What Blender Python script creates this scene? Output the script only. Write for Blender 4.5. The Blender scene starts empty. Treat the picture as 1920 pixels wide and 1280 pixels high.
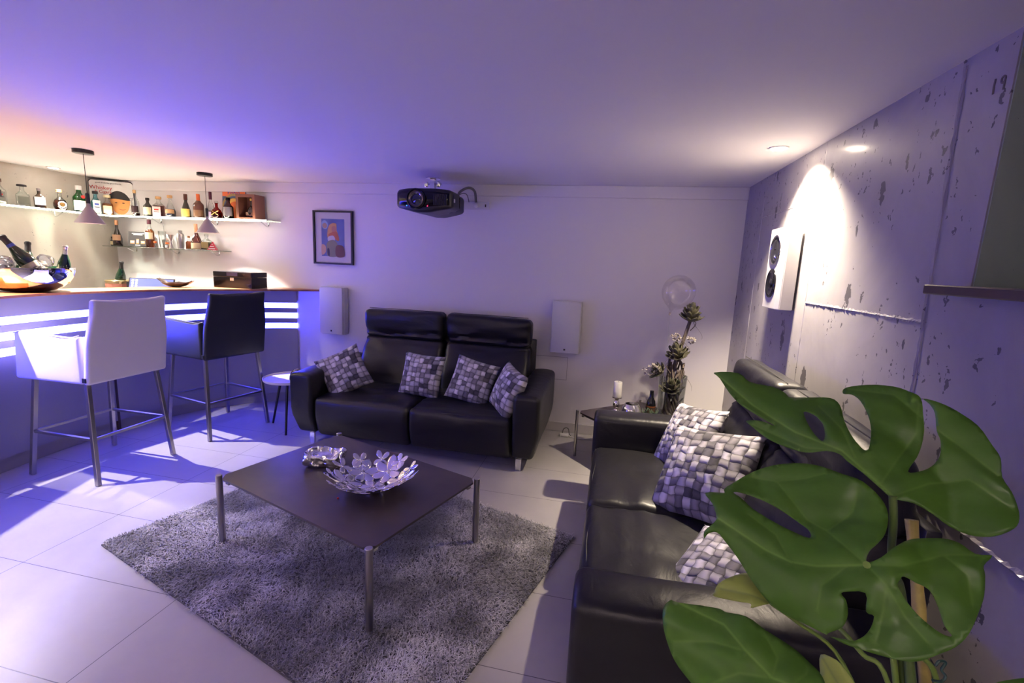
import bpy, bmesh, math, random
from mathutils import Vector, Matrix, noise
from mathutils.geometry import delaunay_2d_cdt
random.seed(7)
PI = math.pi
C = bpy.context.scene.collection
SC = bpy.context.scene

# ------------------------------------------------------------------ room size (metres)
D = 4.163      # back wall y
R = 1.017      # right wall x
L = -5.313     # left wall x
H = 2.202      # ceiling
F = -2.60      # wall behind the camera
EYE = 1.520

# ------------------------------------------------------------------ camera
def cam_axes(yaw, pitch, roll):
    f = Vector((math.sin(yaw)*math.cos(pitch), math.cos(yaw)*math.cos(pitch), -math.sin(pitch)))
    r = Vector((math.cos(yaw), -math.sin(yaw), 0)); d = f.cross(r)
    return r*math.cos(roll)+d*math.sin(roll), -r*math.sin(roll)+d*math.cos(roll), f
cr, cd, cf = cam_axes(-0.20341, 0.16575, -0.04543)
cam = bpy.data.cameras.new('camera'); cam_o = bpy.data.objects.new('camera', cam); C.objects.link(cam_o)
cam.sensor_width = 36; cam.lens = 870.59/1920*36; cam.clip_start = .02
cam_o.matrix_world = Matrix(((cr.x, -cd.x, -cf.x, 0), (cr.y, -cd.y, -cf.y, 0), (cr.z, -cd.z, -cf.z, EYE), (0, 0, 0, 1)))
SC.camera = cam_o

# ------------------------------------------------------------------ world and exposure
w = bpy.data.worlds.new('world'); SC.world = w; w.use_nodes = True
w.node_tree.nodes['Background'].inputs[0].default_value = (.02, .03, .05, 1)
w.node_tree.nodes['Background'].inputs[1].default_value = .3
SC.view_settings.view_transform = 'Standard'; SC.view_settings.look = 'None'
SC.view_settings.exposure = 0.60; SC.view_settings.gamma = 1.0
SC.cycles.max_bounces = 5; SC.cycles.diffuse_bounces = 3; SC.cycles.caustics_reflective = False; SC.cycles.caustics_refractive = False; SC.cycles.adaptive_threshold = .08
try: SC.view_settings.use_curve_mapping = False
except Exception: pass

# ------------------------------------------------------------------ light levels
P_SPOT = 275
P_PEND = 175
P_BAR = 115       # ceiling downlights over the bar
P_UP_FILL = 120        # fill uplighters added behind the camera
P_FILL = 20  # ceiling fill lights added behind the camera
E_STRIP = 28
E_LED = 22
WARM = (1, .83, .62); WARM2 = (1, .90, .79); LAV = (1.0, .80, .79); BLUE = (.16, .22, 1.0)

# ------------------------------------------------------------------ helpers
MATS = {}
def mat(name, col, rough=.5, metal=0., emit=None, estr=0., spec=.5, sheen=0., coat=0., bump=None, vary=None, trans=0.):
    if name in MATS: return MATS[name]
    m = bpy.data.materials.new(name); m.use_nodes = True; MATS[name] = m
    nt = m.node_tree; b = nt.nodes['Principled BSDF']
    b.inputs['Base Color'].default_value = (*col, 1); b.inputs['Roughness'].default_value = rough
    b.inputs['Metallic'].default_value = metal; b.inputs['Specular IOR Level'].default_value = spec
    b.inputs['Sheen Weight'].default_value = sheen; b.inputs['Coat Weight'].default_value = coat
    b.inputs['Transmission Weight'].default_value = trans
    if emit: b.inputs['Emission Color'].default_value = (*emit, 1); b.inputs['Emission Strength'].default_value = estr
    if bump or vary:
        tc = nt.nodes.new('ShaderNodeTexCoord')
    if bump:
        s, st, dist = bump
        n = nt.nodes.new('ShaderNodeTexNoise'); n.inputs['Scale'].default_value = s; n.inputs['Detail'].default_value = 5
        bp = nt.nodes.new('ShaderNodeBump'); bp.inputs['Strength'].default_value = st; bp.inputs['Distance'].default_value = dist
        nt.links.new(tc.outputs['Object'], n.inputs['Vector']); nt.links.new(n.outputs['Fac'], bp.inputs['Height']); nt.links.new(bp.outputs['Normal'], b.inputs['Normal'])
    if vary:
        s, c2 = vary
        n = nt.nodes.new('ShaderNodeTexNoise'); n.inputs['Scale'].default_value = s; n.inputs['Detail'].default_value = 6
        mx = nt.nodes.new('ShaderNodeMix'); mx.data_type = 'RGBA'
        mx.inputs[6].default_value = (*col, 1); mx.inputs[7].default_value = (*c2, 1)
        rp = nt.nodes.new('ShaderNodeMapRange'); rp.inputs[1].default_value = .35; rp.inputs[2].default_value = .65
        nt.links.new(tc.outputs['Object'], n.inputs['Vector']); nt.links.new(n.outputs['Fac'], rp.inputs[0]); nt.links.new(rp.outputs[0], mx.inputs[0]); nt.links.new(mx.outputs[2], b.inputs['Base Color'])
    return m

def glass(name, col, gloss=.14, rough=.02):
    """thin glass: tinted see-through plus a fresnel reflection"""
    if name in MATS: return MATS[name]
    m = bpy.data.materials.new(name); m.use_nodes = True; MATS[name] = m
    nt = m.node_tree; nt.nodes.remove(nt.nodes['Principled BSDF']); out = nt.nodes['Material Output']
    t = nt.nodes.new('ShaderNodeBsdfTransparent'); t.inputs[0].default_value = (*col, 1)
    g = nt.nodes.new('ShaderNodeBsdfGlossy'); g.inputs['Roughness'].default_value = rough
    lw = nt.nodes.new('ShaderNodeLayerWeight'); lw.inputs[0].default_value = .35
    mr = nt.nodes.new('ShaderNodeMapRange'); mr.inputs[3].default_value = gloss*.35; mr.inputs[4].default_value = min(1, gloss*4)
    mx = nt.nodes.new('ShaderNodeMixShader')
    nt.links.new(lw.outputs['Fresnel'], mr.inputs[0]); nt.links.new(mr.outputs[0], mx.inputs[0])
    nt.links.new(t.outputs[0], mx.inputs[1]); nt.links.new(g.outputs[0], mx.inputs[2]); nt.links.new(mx.outputs[0], out.inputs[0])
    return m

def nodes(m):
    nt = m.node_tree
    def N(t, **k):
        n = nt.nodes.new('ShaderNode'+t)
        for a, v in k.items(): setattr(n, a, v)
        return n
    def math_(op, a, b=None, c=None):
        n = N('Math', operation=op)
        for i, v in enumerate((a, b, c)):
            if v is None: continue
            if isinstance(v, (int, float)): n.inputs[i].default_value = v
            else: nt.links.new(v, n.inputs[i])
        return n.outputs[0]
    return nt, N, math_, nt.links.new

def obj(name, bm, m, parent=None, smooth=True, angle=40, label=None):
    me = bpy.data.meshes.new(name)
    bmesh.ops.recalc_face_normals(bm, faces=bm.faces[:])
    if smooth:
        a = math.radians(angle)
        for f in bm.faces: f.smooth = True
        for e in bm.edges:
            if len(e.link_faces) == 2 and e.calc_face_angle(0) > a: e.smooth = False
    bm.to_mesh(me); bm.free()
    o = bpy.data.objects.new(name, me); C.objects.link(o)
    for mm in (m if isinstance(m, (list, tuple)) else [m]): me.materials.append(mm)
    if parent: o.parent = parent
    if label: o['label'] = label
    return o
def thing(name, label, cat, loc=(0, 0, 0), rz=0, group=None, rot=None):
    o = bpy.data.objects.new(name, None); C.objects.link(o); o.location = loc
    o.rotation_euler = rot if rot else (0, 0, rz); o.empty_display_size = .05
    o['label'] = label; o['category'] = cat
    if group: o['group'] = group
    return o
def tag(o, label, cat, group=None):
    o['label'] = label; o['category'] = cat
    if group: o['group'] = group
    return o
def struct(o): o['kind'] = 'structure'; return o
def dup(root, loc, rot, label=None):
    r = root.copy(); C.objects.link(r); r.location = loc; r.rotation_euler = rot
    if label: r['label'] = label
    for ch in list(root.children):
        c = ch.copy(); C.objects.link(c); c.parent = r
        for g in ch.children:
            d = g.copy(); C.objects.link(d); d.parent = c
    return r

def BM(): return bmesh.new()
def add_box(bm, x0, x1, y0, y1, z0, z1, bev=0, seg=2, M=None, mi=0):
    vs = [bm.verts.new((x, y, z)) for x in (x0, x1) for y in (y0, y1) for z in (z0, z1)]
    fs = [bm.faces.new([vs[i] for i in q]) for q in ((0, 1, 3, 2), (4, 6, 7, 5), (0, 4, 5, 1), (2, 3, 7, 6), (0, 2, 6, 4), (1, 5, 7, 3))]
    for f in fs: f.material_index = mi
    if M:
        for v in vs: v.co = M @ v.co
    if bev:
        es = list({e for f in fs for e in f.edges})
        bmesh.ops.bevel(bm, geom=es, offset=bev, segments=seg, profile=.5, affect='EDGES')
    return bm
def box(x0, x1, y0, y1, z0, z1, bev=0, seg=2, M=None): return add_box(BM(), x0, x1, y0, y1, z0, z1, bev, seg, M)
def add_tube(bm, pts, r, n=10, cap=True, closed=False, flat=None):
    pts = [Vector(p) for p in pts]; rs = r if isinstance(r, (list, tuple)) else [r]*len(pts)
    rings = []; up = None; N_ = len(pts)
    for i, p in enumerate(pts):
        a = pts[(i-1) % N_] if (i > 0 or closed) else pts[i]; b = pts[(i+1) % N_] if (i < N_-1 or closed) else pts[i]
        t = (b-a).normalized()
        if up is None: up = Vector((0, 0, 1)) if abs(t.z) < .9 else Vector((0, 1, 0))
        s = t.cross(up).normalized(); up = s.cross(t).normalized()
        q = flat or 1
        rings.append([bm.verts.new(p+(s*math.cos(2*PI*k/n)+up*math.sin(2*PI*k/n)*q)*rs[i]) for k in range(n)])
    m_ = N_ if closed else N_-1
    for i in range(m_):
        A, B = rings[i], rings[(i+1) % N_]
        for k in range(n): bm.faces.new((A[k], A[(k+1) % n], B[(k+1) % n], B[k]))
    if cap and not closed: bm.faces.new(rings[0][::-1]); bm.faces.new(rings[-1])
    return bm
def tube(pts, r, n=10, **k): return add_tube(BM(), pts, r, n, **k)
def bar4(p, q, w_, M=None, w2=None):
    """square bar between two points"""
    bm = BM(); p = Vector(p); q = Vector(q); t = (q-p).normalized()
    s = t.cross(Vector((0, 1, 0)) if abs(t.y) < .9 else Vector((1, 0, 0))).normalized(); u = s.cross(t).normalized(); w2 = w2 or w_
    R1 = [bm.verts.new(p+s*a*w_/2+u*b*w2/2) for a, b in ((1, 1), (-1, 1), (-1, -1), (1, -1))]
    R2 = [bm.verts.new(q+s*a*w_/2+u*b*w2/2) for a, b in ((1, 1), (-1, 1), (-1, -1), (1, -1))]
    for k in range(4): bm.faces.new((R1[k], R1[(k+1) % 4], R2[(k+1) % 4], R2[k]))
    bm.faces.new(R1[::-1]); bm.faces.new(R2)
    bmesh.ops.bevel(bm, geom=bm.edges[:], offset=.002, segments=1, affect='EDGES')
    return bm
def lathe(prof, n=24, sx=1, sy=1, sq=None, bm=None, c=(0, 0), capb=True, capt=True):
    """profile of (radius, z); sq = superellipse power for square bottles"""
    bm = bm or BM(); rings = []
    for r, z in prof:
        ring = []
        for k in range(n):
            a = 2*PI*(k+.5)/n; ca, sa = math.cos(a), math.sin(a)
            e = 2/sq if sq else 1
            if sq and r > prof[-1][0]*1.25: x = abs(ca)**e*math.copysign(1, ca); y = abs(sa)**e*math.copysign(1, sa)
            else: x, y = ca, sa
            if r <= prof[-1][0]*1.25 and (sx != 1 or sy != 1): ring.append(bm.verts.new((c[0]+x*r, c[1]+y*r, z)))
            else: ring.append(bm.verts.new((c[0]+x*r*sx, c[1]+y*r*sy, z)))
        rings.append(ring)
    for A, B in zip(rings, rings[1:]):
        for k in range(n): bm.faces.new((A[k], A[(k+1) % n], B[(k+1) % n], B[k]))
    if capb and prof[0][0] > 1e-5: bm.faces.new(rings[0][::-1])
    if capt and prof[-1][0] > 1e-5: bm.faces.new(rings[-1])
    bmesh.ops.remove_doubles(bm, verts=bm.verts[:], dist=1e-6)
    return bm
def rbox(sx, sy, sz, r, n=10, fn=None, rs=3):
    """soft box centred on the origin, dense enough to be shaped by fn"""
    bm = BM(); hs = (sx/2, sy/2, sz/2)
    def coords(h_):
        rr = min(r, h_*.98); k = max(2, int(n*h_*2/max(sx, sy, sz)))
        a = [-h_+rr*i/rs for i in range(rs)]
        return a+[-(h_-rr)+2*(h_-rr)*i/k for i in range(k+1)]+[-x for x in reversed(a)]
    X, Y, Z = coords(hs[0]), coords(hs[1]), coords(hs[2])
    cache = {}
    def V(x, y, z):
        k = (round(x, 5), round(y, 5), round(z, 5))
        if k in cache: return cache[k]
        p = Vector((x, y, z)); q = Vector([max(-(h_-min(r, h_*.98)), min(h_-min(r, h_*.98), c)) for c, h_ in zip(p, hs)])
        d = p-q
        if d.length > 1e-9: p = q+d.normalized()*min(r, min(hs)*.98)
        if fn: p = Vector(fn(p.x, p.y, p.z))
        v = bm.verts.new(p); cache[k] = v; return v
    def face(A, B, f):
        for i in range(len(A)-1):
            for j in range(len(B)-1):
                q = [f(A[i], B[j]), f(A[i+1], B[j]), f(A[i+1], B[j+1]), f(A[i], B[j+1])]
                try: bm.faces.new([V(*t) for t in q])
                except ValueError: pass
    for s in (-1, 1):
        face(X, Y, lambda a, b: (a, b, s*hs[2])); face(X, Z, lambda a, b: (a, s*hs[1], b)); face(Y, Z, lambda a, b: (s*hs[0], a, b))
    return bm
def spline(pts, n=8, closed=False):
    pts = [Vector(p) for p in pts]; out = []; N_ = len(pts)
    rng = range(N_) if closed else range(N_-1)
    for i in rng:
        g = (lambda k: pts[k % N_]) if closed else (lambda k: pts[max(0, min(N_-1, k))])
        p0, p1, p2, p3 = g(i-1), g(i), g(i+1), g(i+2)
        for k in range(n):
            t = k/n
            out.append(.5*((2*p1)+(-p0+p2)*t+(2*p0-5*p1+4*p2-p3)*t*t+(-p0+3*p1-3*p2+p3)*t**3))
    if not closed: out.append(pts[-1])
    return out
def nz(x, y, z, s=1., o=0): return noise.noise(Vector((x*s+o, y*s, z*s)))
def text_mesh(name, s, size, m, parent, M, label=None, extr=.0006):
    cu = bpy.data.curves.new(name, 'FONT'); cu.body = s; cu.size = size; cu.extrude = extr; cu.align_x = 'CENTER'; cu.align_y = 'CENTER'; cu.resolution_u = 3
    t = bpy.data.objects.new(name, cu); me = bpy.data.meshes.new_from_object(t); bpy.data.objects.remove(t)
    me.materials.clear(); me.materials.append(m)
    o = bpy.data.objects.new(name, me); C.objects.link(o); o.matrix_local = M
    if parent: o.parent = parent
    if label: o['label'] = label
    return o

# ------------------------------------------------------------------ materials
white = mat('painted white plaster', (.74, .71, .72), .75, bump=(90, .06, .002))
ceil_m = mat('white ceiling paint', (.82, .79, .79), .8)
black_leather = mat('black leather', (.013, .0125, .014), .37, bump=(330, .22, .0012), spec=.38)
def wrinkle(m, sc, st, dist):
    nt, N, mt, LK = nodes(m); b = nt.nodes['Principled BSDF']; old = b.inputs['Normal'].links[0].from_socket
    tc = N('TexCoord'); n = N('TexNoise'); n.inputs['Scale'].default_value = sc; n.inputs['Detail'].default_value = 4; n.inputs['Distortion'].default_value = 1.2
    mp = N('Mapping'); mp.inputs['Scale'].default_value = (1, 1.6, 1.6); LK(tc.outputs['Object'], mp.inputs[0]); LK(mp.outputs[0], n.inputs['Vector'])
    bp = N('Bump'); bp.inputs['Strength'].default_value = st; bp.inputs['Distance'].default_value = dist; LK(n.outputs['Fac'], bp.inputs['Height']); LK(old, bp.inputs['Normal']); LK(bp.outputs[0], b.inputs['Normal'])
wrinkle(black_leather, 4.5, .22, .02)
seam_m = mat('olive grey piping', (.035, .034, .03), .5)
chrome = mat('polished chrome', (.72, .72, .73), .14, 1.)
steel = mat('brushed stainless steel', (.42, .40, .40), .32, 1.)
silver = mat('hammered silver', (.80, .78, .78), .10, 1.)
dark_metal = mat('dark metal', (.03, .03, .035), .35, .8)
black_gloss = mat('black lacquer', (.006, .006, .008), .14, spec=.35)
black_matt = mat('matt black plastic', (.010, .010, .014), .38)
white_plastic = mat('white plastic', (.72, .70, .70), .35)
white_leather = mat('white leather', (.70, .66, .70), .48, bump=(300, .1, .001))
navy_leather = mat('black leather of bar stool', (.014, .016, .03), .40, bump=(300, .15, .001))
wood = mat('reddish walnut', (.40, .16, .07), .30, vary=(14, (.24, .09, .04)))
dark_wood = mat('dark brown wood', (.13, .045, .025), .4, vary=(18, (.08, .03, .018)))
cream = mat('cream paper', (.78, .68, .42), .6)
paper = mat('white paper', (.80, .79, .76), .6)
red_m = mat('red', (.55, .02, .015), .35)
blue_m = mat('blue', (.04, .08, .4), .4)
orange_m = mat('orange', (.75, .16, .04), .4)
gold = mat('gold foil', (.85, .55, .15), .25, 1.)
cork = mat('cork', (.55, .33, .14), .7)
ink = mat('black ink', (.02, .018, .018), .6)
candle_m = mat('white wax', (.82, .80, .75), .5)
clear = glass('clear glass', (.93, .95, .94))
thin_clear = glass('very thin clear glass', (.985, .98, .985), .09, .02)
shelf_glass = glass('greenish shelf glass', (.80, .88, .83), .2)
green_gl = glass('green bottle glass', (.04, .42, .12), .16)
dgreen_gl = mat('dark green bottle glass', (.006, .03, .012), .06, coat=.5)
lblue_gl = glass('light blue bottle glass', (.45, .78, .85), .16)
brown_gl = mat('dark brown bottle glass', (.02, .011, .006), .08, coat=.4)
amber_l = glass('amber spirit', (.78, .36, .06), .08)
amber_d = glass('dark amber spirit', (.42, .13, .03), .08)
cognac_l = glass('reddish cognac', (.45, .09, .02), .08)
red_l = glass('red liqueur', (.6, .03, .02), .08)
purple_l = glass('purple liqueur', (.22, .04, .20), .10)
led = mat('warm led', (1, 1, 1), .5, emit=(1, .88, .70), estr=E_LED)
strip_m = mat('blue white light strip', (.8, .85, 1), .4, emit=(.042, .046, 1.0), estr=E_STRIP)

def tiles():
    m = bpy.data.materials.new('large light floor tiles'); m.use_nodes = True; nt, N, mt, LK = nodes(m); b = nt.nodes['Principled BSDF']
    tc = N('TexCoord'); sp = N('SeparateXYZ'); LK(tc.outputs['Object'], sp.inputs[0])
    def line(o, off, per, wd):
        u = mt('FRACT', mt('DIVIDE', mt('SUBTRACT', o, off-per*40), per)); d = mt('ABSOLUTE', mt('SUBTRACT', u, .5))
        return mt('GREATER_THAN', d, .5-wd/per/2)
    g = mt('MAXIMUM', line(sp.outputs[0], -2.6605, .9, .0032), line(sp.outputs[1], .6108, .44685, .0032))
    n1 = N('TexNoise'); n1.inputs['Scale'].default_value = 1.6; n1.inputs['Detail'].default_value = 8; n1.inputs['Roughness'].default_value = .6
    LK(tc.outputs['Object'], n1.inputs['Vector'])
    cr_ = N('ValToRGB'); cr_.color_ramp.elements[0].color = (.37, .35, .34, 1); cr_.color_ramp.elements[1].color = (.45, .43, .41, 1)
    cr_.color_ramp.elements[0].position = .35; cr_.color_ramp.elements[1].position = .7
    LK(n1.outputs['Fac'], cr_.inputs[0]); mx = N('Mix', data_type='RGBA'); LK(g, mx.inputs[0]); LK(cr_.outputs[0], mx.inputs[6]); mx.inputs[7].default_value = (.10, .09, .10, 1)
    LK(mx.outputs[2], b.inputs['Base Color'])
    mr = N('MapRange'); mr.inputs[3].default_value = .30; mr.inputs[4].default_value = .42; LK(n1.outputs['Fac'], mr.inputs[0]); LK(mr.outputs[0], b.inputs['Roughness'])
    bp = N('Bump'); bp.inputs['Strength'].default_value = .3; bp.inputs['Distance'].default_value = -.002; LK(g, bp.inputs['Height']); LK(bp.outputs[0], b.inputs['Normal'])
    return m
def concrete(name, c1, c2, rough=.42, pits=1., swz=None):
    m = bpy.data.materials.new(name); m.use_nodes = True; nt, N, mt, LK = nodes(m); b = nt.nodes['Principled BSDF']
    tc = N('TexCoord'); mp = N('Mapping'); LK(tc.outputs['Object'], mp.inputs[0])
    n1 = N('TexNoise'); n1.inputs['Scale'].default_value = 1.3; n1.inputs['Detail'].default_value = 9; n1.inputs['Roughness'].default_value = .62; n1.inputs['Distortion'].default_value = .8
    LK(mp.outputs[0], n1.inputs['Vector'])
    cr_ = N('ValToRGB'); cr_.color_ramp.elements[0].color = (*c1, 1); cr_.color_ramp.elements[1].color = (*c2, 1); cr_.color_ramp.elements[0].position = .3; cr_.color_ramp.elements[1].position = .72
    LK(n1.outputs['Fac'], cr_.inputs[0])
    # blow holes: stretched, slanted cells that only open where a broad noise allows
    mp2 = N('Mapping'); mp2.inputs['Rotation'].default_value = (.5, 0, 0); mp2.inputs['Scale'].default_value = (1, 1.0, .42); LK(tc.outputs['Object'], mp2.inputs[0])
    nd = N('TexNoise'); nd.inputs['Scale'].default_value = 34; nd.inputs['Detail'].default_value = 3; LK(tc.outputs['Object'], nd.inputs['Vector'])
    av = N('VectorMath', operation='MULTIPLY_ADD'); LK(nd.outputs['Color'], av.inputs[0]); av.inputs[1].default_value = (.05, .05, .05); LK(mp2.outputs[0], av.inputs[2])
    pit = None
    for sc_, th, ms, lo in ((7.5, .20, 1.9, .42), (19, .17, 3.1, .44), (44, .22, 2.3, .50)):
        v = N('TexVoronoi'); v.inputs['Scale'].default_value = sc_; LK(av.outputs[0], v.inputs['Vector'])
        k = N('TexNoise'); k.inputs['Scale'].default_value = ms; k.inputs['Detail'].default_value = 2; LK(mp.outputs[0], k.inputs['Vector'])
        wn = N('TexWhiteNoise'); wn.noise_dimensions = '3D'; LK(v.outputs['Position'], wn.inputs['Vector'])
        r_ = mt('MULTIPLY', mt('MULTIPLY', wn.outputs['Value'], th), mt('GREATER_THAN', wn.outputs['Value'], .42))
        gate = mt('GREATER_THAN', k.outputs['Fac'], lo)
        e = mt('LESS_THAN', v.outputs['Distance'], mt('MULTIPLY', mt('MULTIPLY', r_, gate), pits*1.25))
        pit = e if pit is None else mt('MAXIMUM', pit, e)
    mx = N('Mix', data_type='RGBA'); LK(mt('MULTIPLY', pit, .85), mx.inputs[0]); LK(cr_.outputs[0], mx.inputs[6]); mx.inputs[7].default_value = (.06, .055, .065, 1)
    LK(mx.outputs[2], b.inputs['Base Color'])
    n3 = N('TexNoise'); n3.inputs['Scale'].default_value = 5; n3.inputs['Detail'].default_value = 6; LK(tc.outputs['Object'], n3.inputs['Vector'])
    b1 = N('Bump'); b1.inputs['Strength'].default_value = .25; b1.inputs['Distance'].default_value = .006; LK(n3.outputs['Fac'], b1.inputs['Height'])
    b2 = N('Bump'); b2.inputs['Strength'].default_value = .9; b2.inputs['Distance'].default_value = -.006; LK(pit, b2.inputs['Height']); LK(b1.outputs[0], b2.inputs['Normal']); LK(b2.outputs[0], b.inputs['Normal'])
    b.inputs['Roughness'].default_value = rough; b.inputs['Coat Weight'].default_value = .22; b.inputs['Coat Roughness'].default_value = .16
    return m
def weave(name, nx):
    """printed basket weave of grey felt bands; reads the cushion's UV map"""
    m = bpy.data.materials.new(name); m.use_nodes = True; nt, N, mt, LK = nodes(m); b = nt.nodes['Principled BSDF']
    uv = N('UVMap'); nd = N('TexNoise'); nd.inputs['Scale'].default_value = 7; nd.inputs['Detail'].default_value = 2; LK(uv.outputs[0], nd.inputs['Vector'])
    av = N('VectorMath', operation='MULTIPLY_ADD'); LK(nd.outputs['Color'], av.inputs[0]); av.inputs[1].default_value = (.085, .085, 0); LK(uv.outputs[0], av.inputs[2])
    sp = N('SeparateXYZ'); LK(av.outputs[0], sp.inputs[0])
    u = mt('MULTIPLY', sp.outputs[0], nx); v = mt('MULTIPLY', sp.outputs[1], nx)
    fu, fv = mt('FRACT', u), mt('FRACT', v); iu, iv = mt('FLOOR', u), mt('FLOOR', v)
    par = mt('MODULO', mt('ADD', mt('ADD', iu, iv), 200), 2)         # 0: warp on top, 1: weft on top
    def mixf(a, b_): return mt('ADD', mt('MULTIPLY', a, mt('SUBTRACT', 1, par)), mt('MULTIPLY', b_, par))
    across = mixf(fu, fv); along = mixf(fv, fu)
    ca = mt('SUBTRACT', across, .5); cl = mt('SUBTRACT', along, .5)
    prof = mt('SUBTRACT', 1, mt('MULTIPLY', mt('MULTIPLY', cl, cl), 3.2))        # band dives under at both ends
    edge = mt('GREATER_THAN', mt('ABSOLUTE', ca), .44)
    cv = N('CombineXYZ'); LK(iu, cv.inputs[0]); LK(iv, cv.inputs[1]); wn = N('TexWhiteNoise'); LK(cv.outputs[0], wn.inputs['Vector'])
    cr_ = N('ValToRGB'); e = cr_.color_ramp.elements; e[0].color = (.07, .065, .07, 1); e[1].color = (.80, .77, .79, 1); e[1].position = 1
    for p_, c_ in ((.2, (.15, .14, .15)), (.45, (.32, .30, .315)), (.75, (.55, .52, .54))):
        q = e.new(p_); q.color = (*c_, 1)
    LK(wn.outputs['Value'], cr_.inputs[0])
    dk = mt('MULTIPLY', mt('ADD', mt('MULTIPLY', prof, .75), .25), mt('SUBTRACT', 1, mt('MULTIPLY', edge, .6)))
    hs = N('HueSaturation'); LK(cr_.outputs[0], hs.inputs['Color']); LK(dk, hs.inputs['Value']); LK(hs.outputs[0], b.inputs['Base Color'])
    bp = N('Bump'); bp.inputs['Strength'].default_value = .9; bp.inputs['Distance'].default_value = .008; LK(dk, bp.inputs['Height']); LK(bp.outputs[0], b.inputs['Normal'])
    b.inputs['Roughness'].default_value = .85; b.inputs['Sheen Weight'].default_value = .15
    return m
def leaf_mat(name, dark, light, vein):
    m = bpy.data.materials.new(name); m.use_nodes = True; nt, N, mt, LK = nodes(m); b = nt.nodes['Principled BSDF']
    at = N('Attribute'); at.attribute_name = 'vein'
    tc = N('TexCoord'); n1 = N('TexNoise'); n1.inputs['Scale'].default_value = 9; n1.inputs['Detail'].default_value = 4; LK(tc.outputs['Object'], n1.inputs['Vector'])
    mx = N('Mix', data_type='RGBA'); LK(n1.outputs['Fac'], mx.inputs[0]); mx.inputs[6].default_value = (*dark, 1); mx.inputs[7].default_value = (*light, 1)
    m2 = N('Mix', data_type='RGBA'); LK(at.outputs['Fac'], m2.inputs[0]); LK(mx.outputs[2], m2.inputs[6]); m2.inputs[7].default_value = (*vein, 1)
    LK(m2.outputs[2], b.inputs['Base Color']); b.inputs['Roughness'].default_value = .36; b.inputs['Specular IOR Level'].default_value = .45
    tl = N('BsdfTranslucent'); LK(m2.outputs[2], tl.inputs[0]); ms = N('MixShader'); ms.inputs[0].default_value = .22
    LK(b.outputs[0], ms.inputs[1]); LK(tl.outputs[0], ms.inputs[2]); LK(ms.outputs[0], nt.nodes['Material Output'].inputs[0])
    n2 = N('TexNoise'); n2.inputs['Scale'].default_value = 45; LK(tc.outputs['Object'], n2.inputs['Vector'])
    bp = N('Bump'); bp.inputs['Strength'].default_value = .25; bp.inputs['Distance'].default_value = .004; LK(n2.outputs['Fac'], bp.inputs['Height']); LK(bp.outputs[0], b.inputs['Normal'])
    return m
def rug_mat():
    m = bpy.data.materials.new('shaggy grey rug yarn'); m.use_nodes = True; nt, N, mt, LK = nodes(m); b = nt.nodes['Principled BSDF']
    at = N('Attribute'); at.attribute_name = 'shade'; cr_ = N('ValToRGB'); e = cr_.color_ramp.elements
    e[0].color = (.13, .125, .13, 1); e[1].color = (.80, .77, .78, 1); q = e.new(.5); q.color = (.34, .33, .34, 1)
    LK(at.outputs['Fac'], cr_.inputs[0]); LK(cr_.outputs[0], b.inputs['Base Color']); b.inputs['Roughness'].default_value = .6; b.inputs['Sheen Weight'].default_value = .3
    return m
tile_m = tiles()
conc = concrete('pitted grey concrete', (.29, .27, .28), (.43, .41, .41), .48)
conc_l = concrete('smooth pale concrete', (.46, .43, .37), (.60, .57, .50), .6, .45)
conc_g = concrete('greenish concrete reveal', (.30, .37, .30), (.40, .48, .40), .6, .3)
weave_a = weave('grey woven band print', 8.5); weave_b = weave('grey woven band print, finer', 10.5)
leaf_a = leaf_mat('monstera leaf', (.055, .155, .014), (.12, .28, .026), (.20, .38, .06))
leaf_y = leaf_mat('young monstera leaf', (.40, .52, .10), (.55, .66, .15), (.35, .45, .12))
rug_m = rug_mat()

# ------------------------------------------------------------------ room shell
struct(obj('floor', box(L-.3, R+.6, F-.2, D+.2, -.1, 0), tile_m, smooth=False))
struct(obj('ceiling', box(L-.3, R+.6, F-.2, D+.2, H, H+.1), ceil_m, smooth=False))
struct(obj('wall_back', box(L-.2, R+.2, D, D+.15, -.05, H+.02), white, smooth=False))
struct(obj('wall_front', box(L-.2, R+.5, F-.15, F, -.05, H+.02), white, smooth=False))
struct(obj('wall_left', box(L-.15, L, F, D, -.05, H+.02), conc_l, smooth=False))
WY0, WY1, WZ = .15, 1.60, 1.515      # window opening in the right wall
bm = BM(); T = R+.42
add_box(bm, R, T, WY1, D+.01, -.05, H+.02); add_box(bm, R, T, F, WY0, -.05, H+.02); add_box(bm, R, T, WY0, WY1, -.05, WZ)
struct(obj('wall_right', bm, conc, smooth=False))
bm = BM(); add_box(bm, R+.004, T-.06, WY1-.004, WY1-.0005, WZ, H-.001); add_box(bm, R+.004, T-.06, WY0+.0005, WY0+.004, WZ, H-.001)
struct(obj('trim_2', bm, conc_g, smooth=False))
struct(obj('trim_1', box(L, R, D-.022, D-.0005, 2.105, H-.001, .002, 1), white, smooth=False))
struct(obj('baseboard_back', box(-3.05, R-.001, D-.012, D-.0005, .001, .088, .002, 1), mat('tile baseboard', (.50, .47, .46), .4), smooth=False))
win = struct(obj('window_1', BM(), dark_metal)); bm = BM()
for a in ((WY0, WY1, WZ, WZ+.05), (WY0, WY1, H-.05, H-.002), (WY0, WY0+.05, WZ, H-.002), (WY1-.05, WY1, WZ, H-.002), (.85, .90, WZ, H-.002)):
    add_box(bm, T-.06, T-.01, a[0]+.001, a[1]-.005, a[2]+.001, a[3])
obj('window_frame', bm, dark_metal, win, smooth=False)
obj('pane', box(T-.04, T-.034, WY0+.02, WY1-.02, WZ+.02, H-.02), glass('window glass', (.6, .7, .7), .2), win, smooth=False)
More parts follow.
